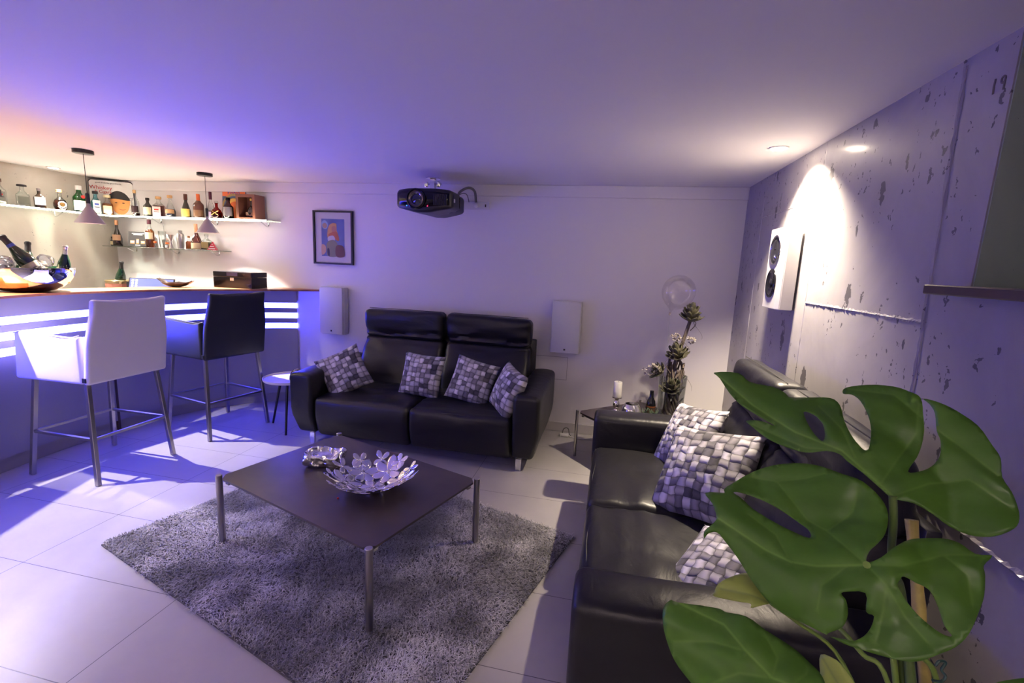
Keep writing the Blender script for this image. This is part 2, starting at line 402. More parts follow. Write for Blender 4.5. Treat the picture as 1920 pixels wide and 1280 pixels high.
obj('window_sill', box(R-.11, T-.06, WY0-.05, WY1+.015, WZ-.028, WZ-.0005, .003, 1), mat('dark sill', (.06, .035, .03), .35), win, smooth=False)
# seams left by the formwork boards: raised, ragged ridges of cement
wallR = bpy.data.objects['wall_right']
def seam(p, q, wd=.006, hgt=.004, rag=.5, n=60, col=None):
    bm = BM(); p = Vector(p); q = Vector(q); d = (q-p); t = d.normalized(); u = Vector((0, -t.z, t.y)); prev = None
    for i in range(n+1):
        c_ = p+d*i/n; a = wd*(.5+rag*random.random()); b_ = wd*(.5+rag*random.random()); hh = hgt*(.4+random.random())
        ring = [bm.verts.new(c_+u*a), bm.verts.new(c_+Vector((-hh, 0, 0))), bm.verts.new(c_-u*b_)]
        if prev:
            for k in range(2): bm.faces.new((prev[k], ring[k], ring[k+1], prev[k+1]))
        prev = ring
    obj('formwork_seam', bm, col or conc, wallR, smooth=False)
mark_m = mat('dark wall mark', (.17, .15, .15), .7)  # plain dark colour of the two wall marks
seam((R, 2.765, H), (R, 2.72, .3), .004, .002, 1.2)
seam((R, 2.74, 1.385), (R, 1.78, 1.390), .005, .004, 1.8, 110)
seam((R, 3.71, 1.925), (R, 2.775, 1.918), .004, .003, 1, 60)
seam((R, 1.81, H), (R, 1.74, .3), .006, .004, .6)
seam((R, 1.74, .835), (R, .4, .835), .007, .006, 1.4, 110)
seam((R, 3.72, H), (R, 3.70, .3), .003, .002, 1)
seam((R, 3.70, .88), (R, 2.75, .86), .004, .003, 1)
bm = BM(); p0 = None
for i in range(41):            # grey cement streak beside the near board joint
    z = H-.02-(H-.9)*i/40; yy = 1.80-.05*i/40; wv = max(.0005, .003+.010*nz(0, i*.45, 0))
    r_ = [bm.verts.new((R-.0012, yy-wv-.004, z)), bm.verts.new((R-.0012, yy+wv, z))]
    if p0: bm.faces.new((p0[0], p0[1], r_[1], r_[0]))
    p0 = r_
obj('cement_streak', bm, mat('cement streak', (.27, .245, .24), .7), wallR, smooth=False)
for q, (yy, zz, a) in enumerate(((1.665, 2.075, 0), (1.635, 2.075, 1))):   # two short marks gouged near the ceiling
    pts = [(R-.001, yy, zz+.02), (R-.001, yy+.002, zz), (R-.001, yy, zz-.02)] if not a else [(R-.001, yy+.007*math.cos(t), zz+.008+.009*math.sin(t)) for t in [PI+k*.55 for k in range(-1, 12)]]+[(R-.001, yy-.006, zz-.02)]
    obj('wall_mark', tube(pts, .0028, 6), mark_m, wallR)

# ------------------------------------------------------------------ ceiling lights
def spotlight(loc, power, col, size=110, blend=.6, rad=.035, parent=None, tgt=None, name='spot_light'):
    l = bpy.data.lights.new(name, 'SPOT'); l.energy = power; l.color = col; l.spot_size = math.radians(size); l.spot_blend = blend; l.shadow_soft_size = rad
    o = bpy.data.objects.new(name, l); C.objects.link(o); o.location = loc
    if tgt: o.rotation_euler = (Vector(tgt)-Vector(loc)).to_track_quat('-Z', 'Y').to_euler()
    if parent: o.parent = parent; 
    return o
def downlight(x, y, label, power, col, size=120, blend=.7, estr=30, grp=None, tilt=(0, 0), rad=.03):
    t = thing('ceiling_downlight', label, 'ceiling light', (x, y, H), group=grp)
    rg = lathe([(.050, 0), (.052, -.004), (.044, -.006), (.036, -.003), (.034, 0)], 28, capb=False, capt=False)
    obj('trim_ring', rg, white_plastic, t)
    bm = lathe([(.034, -.0025), (.031, -.0085), (.0001, -.0115)], 24, capb=False)
    obj('lens', bm, mat('lamp lens %.2f %.2f %.2f' % col, (1, 1, 1), .4, emit=col, estr=estr), t)
    spotlight((0, 0, -.03), power, col, size, blend, rad, t, (tilt[0], tilt[1], -1.03))
    return t
downlight(.83, 2.89, 'round recessed ceiling light glowing beside the concrete wall at right', P_SPOT, WARM, 112, .85, 90, None, (.24, -.05))
downlight(-5.10, 3.49, 'small ceiling light glowing above bottles near the bar corner', P_BAR, WARM2, 120, 1., 30, None, (.45, .1))
downlight(-4.55, 2.20, 'ceiling light over the far side of the bar, left of the frame', P_BAR*.7, WARM2, 150, .8)
for x, y in ((-3.2, -1.3), (-1.4, -1.3), (.3, -1.3), (-2.3, .1)):  # unseen downlights, added to lift the overall brightness
    downlight(x, y, 'added lavender fill light on the ceiling behind the viewer', P_FILL, LAV, 165, 1., 8, 'added ceiling fill lights behind the viewer', rad=.12)
for x, lb in ((-3.3, 'tall uplighter added as fill behind the viewer, on the bar side'), (.35, 'tall uplighter added as fill behind the viewer, by the concrete wall')):
    t = thing('fill_uplighter', lb, 'fill lamp', (x, -1.9, 0))  # unseen lamp, added to wash fill light over the ceiling
    obj('base', lathe([(.001, .001), (.14, .001), (.14, .018), (.02, .024), (.001, .024)], 32), black_matt, t)
    obj('pole', tube([(0, 0, .02), (0, 0, 1.58)], .012, 12), steel, t)
    obj('lamp_shade', lathe([(.03, 1.57), (.05, 1.58), (.16, 1.70), (.157, 1.70), (.045, 1.585), (.02, 1.58)], 32, capb=False, capt=False), steel, t)
    obj('bulb', lathe([(.001, 1.60), (.03, 1.61), (.035, 1.64), (.02, 1.67), (.001, 1.675)], 16), mat('fill uplighter bulb', (1, 1, 1), .5, emit=LAV, estr=20), t)
    spotlight((0, 0, 1.69), P_UP_FILL, LAV, 160, .9, .05, t, (0, 0, 2.69))
LEAVES=[]
LEAVES.append(('top',(0.5017,0.8694,1.1556),(0.8169,-0.1131,0.5656),(-0.3649,0.6580,0.6587),(-0.4467,-0.7444,0.4963),
 [(-0.1571,0.3472),(-0.113,0.32),(-0.1028,0.2937),(-0.0661,0.2674),(-0.0542,0.2442),(-0.0504,0.2315),(-0.0229,0.2205),(0.0109,0.2012),(0.0173,0.1789),(0.0058,0.1445),(0.0009,0.1112),(0.0032,0.085),(0.009,0.0815),(0.0154,0.0864),(0.0337,0.1124),(0.0449,0.1398),(0.0501,0.1712),(0.0456,0.191),(0.0343,0.1999),(0.0454,0.2092),(0.0793,0.197),(0.1108,0.1754),(0.1243,0.1557),(0.1322,0.1377),(0.1196,0.1117),(0.1043,0.0853),(0.0862,0.0633),(0.0676,0.0468),(0.0425,0.0293),(0.0575,0.0248),(0.079,0.0278),(0.0984,0.0386),(0.1141,0.0608),(0.1196,0.0782),(0.1337,0.1048),(0.1361,0.1222),(0.1342,0.1351),(0.1496,0.1181),(0.1625,0.096),(0.1713,0.0641),(0.168,0.0275),(0.1646,0.0062),(0.1506,-0.0188),(0.1468,-0.0427),(0.142,-0.0614),(0.1354,-0.0749),(0.1217,-0.0879),(0.1017,-0.0929),(0.0824,-0.0918),(0.0616,-0.0821),(0.0459,-0.063),(0.0348,-0.0405),(0.0209,-0.0205),(0.0029,-0.0083),(-0.005,0.0018),(-0.009,0.0153),(-0.019,0.0478),(-0.0296,0.0746),(-0.034,0.0903),(-0.0494,0.1037),(-0.0809,0.1154),(-0.1104,0.1435),(-0.1313,0.1729),(-0.1433,0.2024),(-0.1487,0.2191),(-0.1243,0.2076),(-0.1038,0.1853),(-0.1207,0.2145),(-0.141,0.2516),(-0.1501,0.2861),(-0.1533,0.3293)],
 [[(-0.0455,0.1904),(-0.0321,0.1769),(-0.0289,0.1523),(-0.0377,0.1284),(-0.0471,0.1243),(-0.0513,0.1513)]],
 [[(0.0,-0.0),(-0.0271,0.0943),(-0.0776,0.1575),(-0.1216,0.2452),(-0.1571,0.3472)],[(0.0,-0.0),(-0.0044,0.0229),(0.0313,0.0472),(0.0924,0.0856),(0.1264,0.1325)],[(-0.0044,0.0229),(-0.0165,0.0667),(-0.006,0.1306),(-0.0152,0.1982)],[(0.008,-0.0002),(0.0593,0.0033),(0.1116,-0.0079),(0.1362,-0.0673)],[(0.0469,0.2053),(0.1023,0.1616),(0.1144,0.1011),(0.1309,0.0485),(0.1489,-0.0203)],[(-0.0271,0.0943),(-0.0765,0.1234),(-0.144,0.2119)]]))
LEAVES.append(('middle',(0.4441,0.8000,1.0611),(0.8801,-0.0931,0.4656),(-0.2580,0.7294,0.6335),(-0.3986,-0.6777,0.6179),
 [(-0.2031,0.1765),(-0.1699,0.1685),(-0.1672,0.1758),(-0.152,0.1867),(-0.1118,0.2024),(-0.0621,0.2037),(-0.0188,0.1944),(0.0138,0.1762),(0.0373,0.1522),(0.0601,0.1307),(0.072,0.099),(0.0698,0.0727),(0.0504,0.043),(0.0316,0.0285),(0.013,0.0182),(0.0018,0.0036),(0.0236,0.0059),(0.0478,0.0168),(0.0752,0.027),(0.0963,0.0262),(0.1211,0.0206),(0.1361,0.0113),(0.1482,-0.0074),(0.1673,-0.0129),(0.1478,-0.025),(0.1417,-0.0381),(0.1256,-0.0629),(0.1056,-0.083),(0.0792,-0.1066),(0.0562,-0.1192),(0.0308,-0.1254),(0.0058,-0.1302),(-0.0129,-0.1286),(-0.0409,-0.1182),(-0.0776,-0.1003),(-0.0991,-0.0836),(-0.1218,-0.0659),(-0.1487,-0.045),(-0.1677,-0.0203),(-0.1799,0.0149),(-0.1886,0.0517),(-0.1988,0.0817),(-0.2071,0.0994),(-0.2236,0.1017),(-0.2343,0.0968),(-0.2291,0.1079),(-0.2088,0.1156),(-0.1979,0.1254),(-0.1965,0.1508)],
 [[(-0.1528,0.167),(-0.1399,0.1656),(-0.1131,0.1493),(-0.0871,0.1213),(-0.0677,0.0934),(-0.0566,0.0746),(-0.0575,0.0613),(-0.0649,0.0608),(-0.0837,0.0769),(-0.1056,0.0989),(-0.1308,0.1287),(-0.1421,0.152)],[(-0.0497,-0.0315),(-0.0209,-0.0376),(-0.0319,-0.0614),(-0.0242,-0.069),(-0.0428,-0.0879),(-0.0646,-0.0959),(-0.0806,-0.0913),(-0.0988,-0.0843),(-0.0941,-0.0807),(-0.0734,-0.0766),(-0.0577,-0.061),(-0.0518,-0.0436),(-0.0537,-0.0358)],[(0.0396,-0.0253),(0.0502,-0.0347),(0.0635,-0.0458),(0.0621,-0.0694),(0.0569,-0.0921),(0.059,-0.106),(0.0478,-0.1012),(0.0357,-0.0823),(0.0269,-0.0584),(0.0248,-0.0364),(0.0326,-0.0285)]],
 [[(0.0,0.0),(-0.0702,0.0127),(-0.1057,0.026),(-0.1373,0.0544),(-0.1979,0.1254)],[(0.0,0.0),(-0.0291,0.0659),(-0.0501,0.0938),(-0.0699,0.1736),(-0.1137,0.1974)],[(0.0,0.0),(0.0111,-0.0321),(0.0157,-0.0758),(0.0277,-0.114)],[(0.0,0.0),(0.0444,-0.01),(0.1081,-0.0019),(0.1644,-0.0123)],[(-0.0261,0.0052),(-0.0756,-0.0165),(-0.0993,-0.0508)],[(-0.1057,0.026),(-0.1107,0.0758),(-0.143,0.1218)],[(0.1081,-0.0019),(0.1222,-0.0344),(0.1036,-0.0761)],[(0.0111,-0.0321),(-0.0097,-0.0649),(-0.0394,-0.1019)],[(-0.0291,0.0659),(0.0231,0.0891),(0.0466,0.1201)],[(-0.0699,0.1736),(-0.0187,0.1638),(0.0167,0.1635)]]))
LEAVES.append(('lower',(0.3302,0.6513,0.9345),(0.9252,-0.0744,0.3722),(-0.1638,0.8062,0.5685),(-0.3424,-0.5869,0.7337),
 [(-0.1942,0.1143),(-0.1876,0.1319),(-0.1741,0.141),(-0.1642,0.1371),(-0.1038,0.1242),(-0.0896,0.1159),(-0.0603,0.1061),(-0.0394,0.0868),(-0.0104,0.0638),(0.0043,0.0463),(0.0151,0.0298),(0.0172,0.0143),(0.0134,-0.0034),(-0.0165,-0.0255),(-0.0723,-0.033),(-0.1271,-0.0173),(-0.1548,0.0051),(-0.1757,0.0323),(-0.1907,0.0574),(-0.1965,0.0873)],
 [],
 [[(0.0,0.0),(-0.0497,0.0233),(-0.0753,0.0577),(-0.0984,0.0988),(-0.1651,0.1372)],[(-0.0497,0.0233),(-0.0944,0.0318),(-0.1592,0.0182)],[(-0.0497,0.0233),(-0.0339,0.0485),(-0.0417,0.0798)],[(-0.0753,0.0577),(-0.1211,0.0747),(-0.1896,0.083)],[(-0.0288,0.0131),(-0.0028,0.0275),(0.0053,0.0398)]]))
LEAVES.append(('young',(0.3353,0.8571,0.9207),(0.9763,-0.0424,0.2122),(-0.0916,0.8075,0.5827),(-0.1961,-0.5883,0.7845),
 [(-0.0948,0.0182),(-0.0851,0.0323),(-0.059,0.0459),(-0.0287,0.0566),(-0.0137,0.0426),(-0.0053,0.022),(0.0109,0.0003),(0.0006,0.0022),(-0.0347,-0.0082),(-0.0352,-0.0008),(-0.0589,0.003),(-0.0961,0.0113)],
 [],
 [[(0.0006,0.0022),(-0.0338,0.0147),(-0.0864,0.0253)]]))
LEAVES.append(('upright',(0.3886,0.6984,0.8970),(0.3651,-0.1826,0.9129),(-0.5013,0.7877,0.3581),(-0.7845,-0.5883,0.1961),
 [(0.0202,0.0519),(0.0363,0.0356),(0.0359,0.0174),(0.0328,0.0031),(0.0215,-0.0102),(-0.0097,-0.0158),(-0.0265,-0.0014),(-0.0167,0.015),(0.0011,0.0354)],
 [],
 [[(-0.0142,-0.0104),(0.0107,0.0123),(0.0203,0.0511)]]))
LEAVES.append(('corner',(0.6926,0.7641,0.9148),(0.9434,-0.0651,0.3253),(-0.1455,0.8001,0.5819),(-0.2981,-0.5963,0.7454),
 [(-0.0578,0.0149),(-0.0389,0.0196),(-0.017,0.022),(0.0081,0.0239),(0.0258,0.0124),(0.0233,-0.0062),(-0.0165,-0.0275),(-0.0497,-0.0217),(-0.0612,-0.003)],
 [],
 [[(0.0,0.0),(-0.0254,0.0097),(-0.0573,0.0145)]]))

# ------------------------------------------------------------------ bar counter
PAN = spline([(-3.10, 4.150, 0), (-3.25, 4.07, 0), (-3.42, 3.95, 0), (-3.66, 3.70, 0), (-3.81, 3.36, 0), (-3.875, 3.0, 0), (-3.885, 2.69, 0), (-3.86, 2.35, 0), (-3.79, 2.0, 0), (-3.66, 1.6, 0), (-3.46, 1.2, 0), (-3.2, .8, 0)], 10)
TOP = spline([(-2.80, 4.150, 0), (-3.10, 3.86, 0), (-3.43, 3.50, 0), (-3.60, 3.24, 0), (-3.72, 2.83, 0), (-3.745, 2.45, 0), (-3.66, 2.10, 0), (-3.53, 1.75, 0), (-3.33, 1.35, 0), (-3.06, .95, 0), (-2.9, .75, 0)], 10)
def normals(P):
    out = []
    for i in range(len(P)):
        t = (P[min(i+1, len(P)-1)]-P[max(i-1, 0)]).normalized(); out.append(Vector((t.y, -t.x, 0)))   # towards the bar keeper
    return out
def ribbon(P, z0, z1, off0, off1, bm=None):
    """vertical curved slab between two offsets from the path"""
    bm = bm or BM(); Nn = normals(P); prev = None
    for p, n in zip(P, Nn):
        a = p+n*off0; b = p+n*off1; a.y = min(a.y, D-.002); b.y = min(b.y, D-.002)
        q = [bm.verts.new((a.x, a.y, z0)), bm.verts.new((a.x, a.y, z1)), bm.verts.new((b.x, b.y, z1)), bm.verts.new((b.x, b.y, z0))]
        if prev:
            for k in range(4): bm.faces.new((prev[k], q[k], q[(k+1) % 4], prev[(k+1) % 4]))
        else: bm.faces.new(q)
        prev = q
    bm.faces.new(prev[::-1]); return bm
sgn = 1 if normals(PAN)[60].x < 0 else -1
def rb(P, z0, z1, a, b): return ribbon(P, z0, z1, a*sgn, b*sgn)
bar = thing('bar_counter', 'curved silver grey bar counter with three glowing light strips', 'bar counter')
panel_m = mat('silver laminate', (.30, .29, .34), .38, .35)
for z0, z1 in ((.10, .772), (.826, .874), (.930, .978), (1.030, 1.163)):
    obj('front_panel', rb(PAN, z0, z1, 0, .03), panel_m, bar, angle=60)
for z0, z1 in ((.772, .826), (.874, .930), (.978, 1.030)):
    obj('light_strip', rb(PAN, z0+.0005, z1-.0005, .002, .02), strip_m, bar, angle=60, label='glowing blue white strip')
obj('backing', rb(PAN, .10, 1.16, .032, .05), dark_metal, bar, angle=60)
obj('plinth', rb(PAN, .001, .10, .025, .05), mat('plinth tile', (.30, .28, .29), .4), bar, angle=60)
gi = 52
g_ = PAN[gi:gi+2]; obj('panel_gap', rb([PAN[gi], PAN[gi]+(PAN[gi+1]-PAN[gi])*.55], .02, .75, -.003, .02), mat('dark gap', (.03, .015, .015), .6), bar, smooth=False)
top = BM(); Nn = normals(TOP); prev = None
for i, (p, n) in enumerate(zip(TOP, Nn)):
    b = p+n*sgn*.34; ya = min(p.y, D-.002); yb = min(b.y, D-.002)
    q = [top.verts.new((p.x, ya, 1.164)), top.verts.new((p.x, ya, 1.180)), top.verts.new((b.x, yb, 1.180)), top.verts.new((b.x, yb, 1.164))]
    if prev:
        for k in range(4): top.faces.new((prev[k], q[k], q[(k+1) % 4], prev[(k+1) % 4]))
    else: top.faces.new(q)
    prev = q
top.faces.new(prev[::-1])
tag(obj('walnut_countertop', top, wood, angle=60), 'thin curved walnut bar top over the glowing counter', 'counter top')
# worktop behind the bar
wk = thing('back_counter', 'low white work counter behind the bar below the glass shelves', 'counter', (0, 0, 0))
obj('worktop', box(L+.003, -4.12, 3.62, D-.003, .96, 1.0, .004, 1), mat('pale worktop', (.55, .5, .45), .4), wk, smooth=False)
obj('cabinet', box(L+.003, -4.14, 3.68, D-.003, .02, .96, .004, 1), white_plastic, wk, smooth=False)

# ------------------------------------------------------------------ pendants
def pendant(x, y, zb, label, pw=1.):
    t = thing('pendant_lamp', label, 'pendant lamp', (x, y, H), group='cone pendants above the bar')
    z = zb-H; shade = mat('mauve grey lamp shade', (.30, .26, .29), .5)
    obj('canopy', lathe([(.062, -.001), (.062, -.026), (.055, -.028), (.001, -.028)], 28), dark_metal, t)
    obj('cord', tube([(0, 0, -.02), (0, 0, z+.20)], .0022, 6), dark_metal, t)
    obj('neck', lathe([(.013, z+.142), (.013, z+.215), (.005, z+.222)], 16), black_matt, t)
    prof = [(.092, z), (.014, z+.125), (.0125, z+.15)]
    inner = [(.010, z+.148), (.012, z+.122), (.0905, z+.0005)]
    obj('lamp_shade', lathe(prof+inner, 40, capb=False, capt=False), shade, t, angle=25)
    obj('bulb', lathe([(.001, z+.035), (.012, z+.040), (.018, z+.055), (.014, z+.075), (.010, z+.10)], 16), mat('pendant bulb', (1, 1, 1), .4, emit=(1, .84, .62), estr=40), t)
    l = bpy.data.lights.new('bulb_light', 'SPOT'); l.energy = P_PEND*pw; l.color = WARM2; l.shadow_soft_size = .008; l.spot_size = math.radians(110); l.spot_blend = .5
    o = bpy.data.objects.new('bulb_light', l); C.objects.link(o); o.location = (0, 0, z+.028); o.parent = t
pendant(-3.87, 2.85, 1.677, 'mauve cone pendant over the bar, the one nearer the concrete wall')
pendant(-3.665, 3.70, 1.675, 'mauve cone pendant over the bar, the one nearer the framed picture', .85)
pendant(-3.80, 1.90, 1.677, 'mauve cone pendant over the near end of the bar, left of the frame')

# ------------------------------------------------------------------ bar stools (front = +y in own space)
def stool(label, lm, loc, rz):
    t = thing('bar_stool', label, 'bar stool', loc, rz)
    def seat_fn(x, y, z): return (x, y, z+.728+(.012*(1-(x/.24)**2)*(1-(y/.24)**2) if z > 0 else 0))
    obj('seat', rbox(.44, .47, .12, .03, 8, seat_fn), lm, t)
    def back_fn(x, y, z):
        k = (z+.26)/.52; lean = -.075*max(0, k)**1.1
        return (x*(1.0-.10*max(0, min(1, (k-.5)*3))), y-.250+lean, z+.918+.012*k*(abs(x)/.23)**2)
    obj('backrest', rbox(.525, .045, .52, .018, 14, back_fn), lm, t)
    for s in (-1, 1):
        def arm_fn(x, y, z, s=s):
            # side panel: top dips towards the back, lower edge level; front edge slants
            k = (z+.15)/.30; top_ = .965-.018*(1-min(1, (y+.245)/.49)) ; bot = .660
            f = (y+.245)/.49
            if f < .12: top_ += .02*(1-f/.12)**2
            return (x+s*.242+s*.014*f, y*1.0+.015-.05*(1-k)*0+(.045*(1-k) if f > .5 else 0)*(f-.5)*2*0+.03*(1-k)*f, bot+(top_-bot)*k)
        obj('armrest', rbox(.045, .49, .30, .018, 12, arm_fn), lm, t)
        pts = spline([(s*.268, .275, .955), (s*.266, .05, .955), (s*.262, -.15, .952), (s*.252, -.225, .968)], 5)
        obj('piping', tube(pts, .0035, 6), lm, t)
    obj('piping', tube([(-.225, -.322, 1.165), (-.215, -.330, 1.180), (.215, -.330, 1.180), (.225, -.322, 1.165)], .0035, 6), lm, t)
    obj('brand_tag', box(-.2680, -.2625, -.262, -.235, .676, .704), black_matt, t, smooth=False, label='small black fabric tag')
    fr = {}
    for sx in (-1, 1):
        for sy in (-1, 1):
            a = Vector((sx*.225, -.215 if sy < 0 else .205, .668)); b = Vector((sx*.262, -.268 if sy < 0 else .278, .002))
            obj('leg', bar4(a, b, .026, w2=.026), steel, t, smooth=False); fr[sx, sy] = a.lerp(b, (.668-.30)/.666)
    for a, b in (((-1, -1), (1, -1)), ((1, -1), (1, 1)), ((1, 1), (-1, 1)), ((-1, 1), (-1, -1))):
        obj('footrest', bar4(fr[a], fr[b], .018), steel, t, smooth=False)
    return t
stool('white leather bar stool with arms on steel legs, at the left end', white_leather, (-3.375, 2.44, 0), PI/2)
stool('black leather bar stool with arms on steel legs, nearer the back wall', navy_leather, (-3.268, 3.30, 0), math.radians(77.5))

# ------------------------------------------------------------------ sofas (front = -y, origin at floor centre of the front edge)
def crease(x, z, z0, amp, wd, s, o): 
    zz = z0+.018*nz(x, 0, o, s)+.02*nz(x*3, o, 0, s)
    return amp*(.6+.8*abs(nz(x*2, 3, o)))*math.exp(-((z-zz)/wd)**2)
def sofa(label, loc, rz, wd=2.02):
    t = thing('sofa', label, 'sofa', loc, rz)
    ax = .205; sw = (wd-2*ax)/2-.004
    obj('base', box(-wd/2+.06, wd/2-.06, .10, .93, .10, .30, .01), black_leather, t)
    for s in (-1, 1):
        def arm_fn(x, y, z, s=s):
            k = (z+.245)/.49; o = s*x+.1             # o: 0 inner .. .2 outer
            x += s*(-.045*max(0, 1-k*2.6))*(o/.2)      # outer side tucks in at the foot
            y += .05*max(0, 1-k*3)*(1 if y < 0 else 0)
            z += .012*math.sin(max(0, min(1, o/.2))*PI)*(1 if k > .8 else 0)+.02*k*(y+.45)
            x += .004*nz(x, y, z, 5, s*3)
            return (x+s*(wd/2-.1), y+.455, z+.095+.245)
        obj('armrest', rbox(.20, .90, .49, .035, 14, arm_fn), black_leather, t)
        # seat module: cushion top with the front panel falling to the foot
        def seat_fn(x, y, z, s=s):
            k = (z+.165)/.33; f = (y+.38)/.76
            if k > .6:
                kk = (k-.6)/.4
                z += kk*(.022*(1-(x/(sw/2))**4)*math.sin(min(1, max(0, f*1.02))*PI)+.03*f*0+.010*nz(x*1.2, y*4, s, 3)+.006*math.exp(-((y+.05-.25*x*s)/.02)**2)+.014*nz(x, y, s*5, 2.2)*f)
                z -= kk*.012*math.exp(-((x*s+.02-.1*f)/.05)**2)*f
            if f < .2:
                y += .05*(1-k)**2+.008*nz(x*2, z*3, s, 2)
                y -= .018*math.sin(k*PI)
            return (x+s*sw/2*1.004, y+.02+.38, z+.075+.165)
        sc = obj('seat_cushion', rbox(sw, .76, .33, .04, 22, seat_fn), black_leather, t)
        pts = [(s*sw/2*1.004+(u-.5)*(sw-.05), .033+.006*math.sin(u*9+s), .392-.004*math.cos(u*7)) for u in [i/16 for i in range(17)]]
        obj('seam', tube(pts, .0028, 5), seam_m, sc)
        # lower back cushion
        def low_fn(x, y, z, s=s):
            k = (z+.215)/.43
            if y < 0: y -= .03*math.sin(k*PI)*(1-(x/(sw/2))**4)
            y += .018*nz(x*1.4, z*2.4, s*4, 2.6)+.008*nz(x*2, z*6, s, 3.5)*k
            y += crease(x, z, .17, .020, .013, 2, s*3)+crease(x, z, -.15, .012, .018, 1.5, s*5)+ .010*math.exp(-((z-.35*x*s-.02)/.03)**2)
            wy = .015*nz(0, z*3, s*7, 3)
            return (x*(1-.035*k)+s*sw/2*1.004+wy, y+.70+.185*k, z+.375+.215)
        lc = obj('back_cushion', rbox(sw, .19, .43, .055, 24, low_fn), black_leather, t)
        def head_fn(x, y, z, s=s):
            k = (z+.125)/.25
            y += crease(x, z, -.085, .026, .014, 2.5, s*9)+.012*nz(x*2, z*5, s*2, 3)+crease(x+.3, z, -.055, .012, .012, 3, s*4)
            z += .006*nz(x*2, 0, s, 2)*(k > .5)-.008*(x*s/(sw/2))*(k > .5)
            return (x*(1-.03*math.exp(-(k/.25)**2))*.985+s*sw/2*1.004, y+.865-.02*k, z+.795+.125)
        hr = obj('headrest', rbox(sw*.985, .16, .265, .05, 22, head_fn), black_leather, t)
        x0 = s*sw/2*1.004
        obj('seam', tube([(x0-sw*.44, .83, 1.058), (x0, .832, 1.061), (x0+sw*.44, .83, 1.058)], .0026, 5), seam_m, hr)
        for sy in (.075, .86):
            bm = BM(); add_box(bm, s*(wd/2-.15)-.022, s*(wd/2-.15)+.022, sy, sy+.014, .001, .098, .002, 1); add_box(bm, s*(wd/2-.15)-.022, s*(wd/2-.15)+.022, sy, sy+.07, .088, .102, .002, 1)
            obj('leg', bm, chrome, t, smooth=False)
    obj('back_panel', box(-wd/2+.19, wd/2-.19, .93, .975, .20, .86, .012), black_leather, t)
    return t
sofa('black leather sofa with four woven cushions against the white back wall', (-1.435, 3.135, 0), 0)
sofa('black leather sofa along the concrete wall, partly behind the big leaves', (-.045, 2.13, 0), -PI/2, 1.90)

# ------------------------------------------------------------------ cushions
def cushion(label, loc, rot, size=.40, fat=.15, m=None, name='throw_cushion', grp=None, n=26, sag=0):
    bm = BM(); uvl = bm.loops.layers.uv.new('UVMap'); V = {}
    for side in (1, -1):
        for i in range(n+1):
            for j in range(n+1):
                u, v = i/n*2-1, j/n*2-1; edge = i in (0, n) or j in (0, n)
                if edge and side < 0: V[side, i, j] = V[1, i, j]; continue
                x = u*(1-.07*(1-v*v))*size/2; y = v*(1-.07*(1-u*u))*size/2       # pulled in sides, pointed corners
                q = max(0, (1-u*u)*(1-v*v)); z = side*fat/2*(q**.42)*(1+.12*nz(u, v, side*3, 1.6))
                y -= sag*.03*(1-u*u)*(1-v)
                V[side, i, j] = bm.verts.new((x, y, z))
    for side in (1, -1):
        for i in range(n):
            for j in range(n):
                q = [(i, j), (i+1, j), (i+1, j+1), (i, j+1)]
                if side < 0: q = q[::-1]
                f = bm.faces.new([V[(side,)+a] for a in q])
                for lp, a in zip(f.loops, q): lp[uvl].uv = (a[0]/n, a[1]/n)
    me = bpy.data.meshes.new(name)
    for f in bm.faces: f.smooth = True
    bm.to_mesh(me); bm.free(); o = bpy.data.objects.new(name, me); C.objects.link(o); me.materials.append(m or weave_a)
    o.location = loc; o.rotation_euler = rot; tag(o, label, 'cushion', grp)
    return o
r_ = math.radians
G1 = 'woven print cushions on the sofa by the back wall'; G2 = 'woven print cushions on the sofa by the concrete wall'
def face(yaw, back, roll):
    """cushion whose face looks along yaw (deg, 0 = -y), leaning back, rolled in its plane"""
    return (Matrix.Rotation(r_(yaw), 4, 'Z')@Matrix.Rotation(r_(90-back), 4, 'X')@Matrix.Rotation(r_(roll), 4, 'Z')).to_euler()
cushion('grey woven cushion propped in the left arm corner, standing on one corner', (-2.125, 3.42, .565), face(22, 22, 26), .37, .15, grp=G1)
cushion('grey woven cushion in the middle, left of the gap between sofa backs', (-1.475, 3.52, .575), face(0, 20, -3), .36, .15, grp=G1)
cushion('grey woven cushion right of the gap between sofa backs, tilted clockwise', (-1.03, 3.49, .575), face(6, 24, -14), .36, .15, grp=G1)
cushion('grey woven cushion leaning edge-on against the right sofa arm', (-.71, 3.36, .565), face(-52, 22, -8), .37, .16, grp=G1)
cushion('grey woven cushion in the far corner of the concrete wall sofa, brightly lit', (.50, 2.70, .575), face(-68, 30, 12), .42, .16, weave_b, grp=G2)
cushion('large grey woven cushion in front of the brightly lit corner cushion', (.50, 2.20, .59), face(-50, 38, 14), .46, .18, weave_b, grp=G2)
cushion('grey woven cushion half hidden under the big middle leaf', (.50, 1.64, .445), face(-62, 68, 24), .41, .15, weave_b, grp=G2)

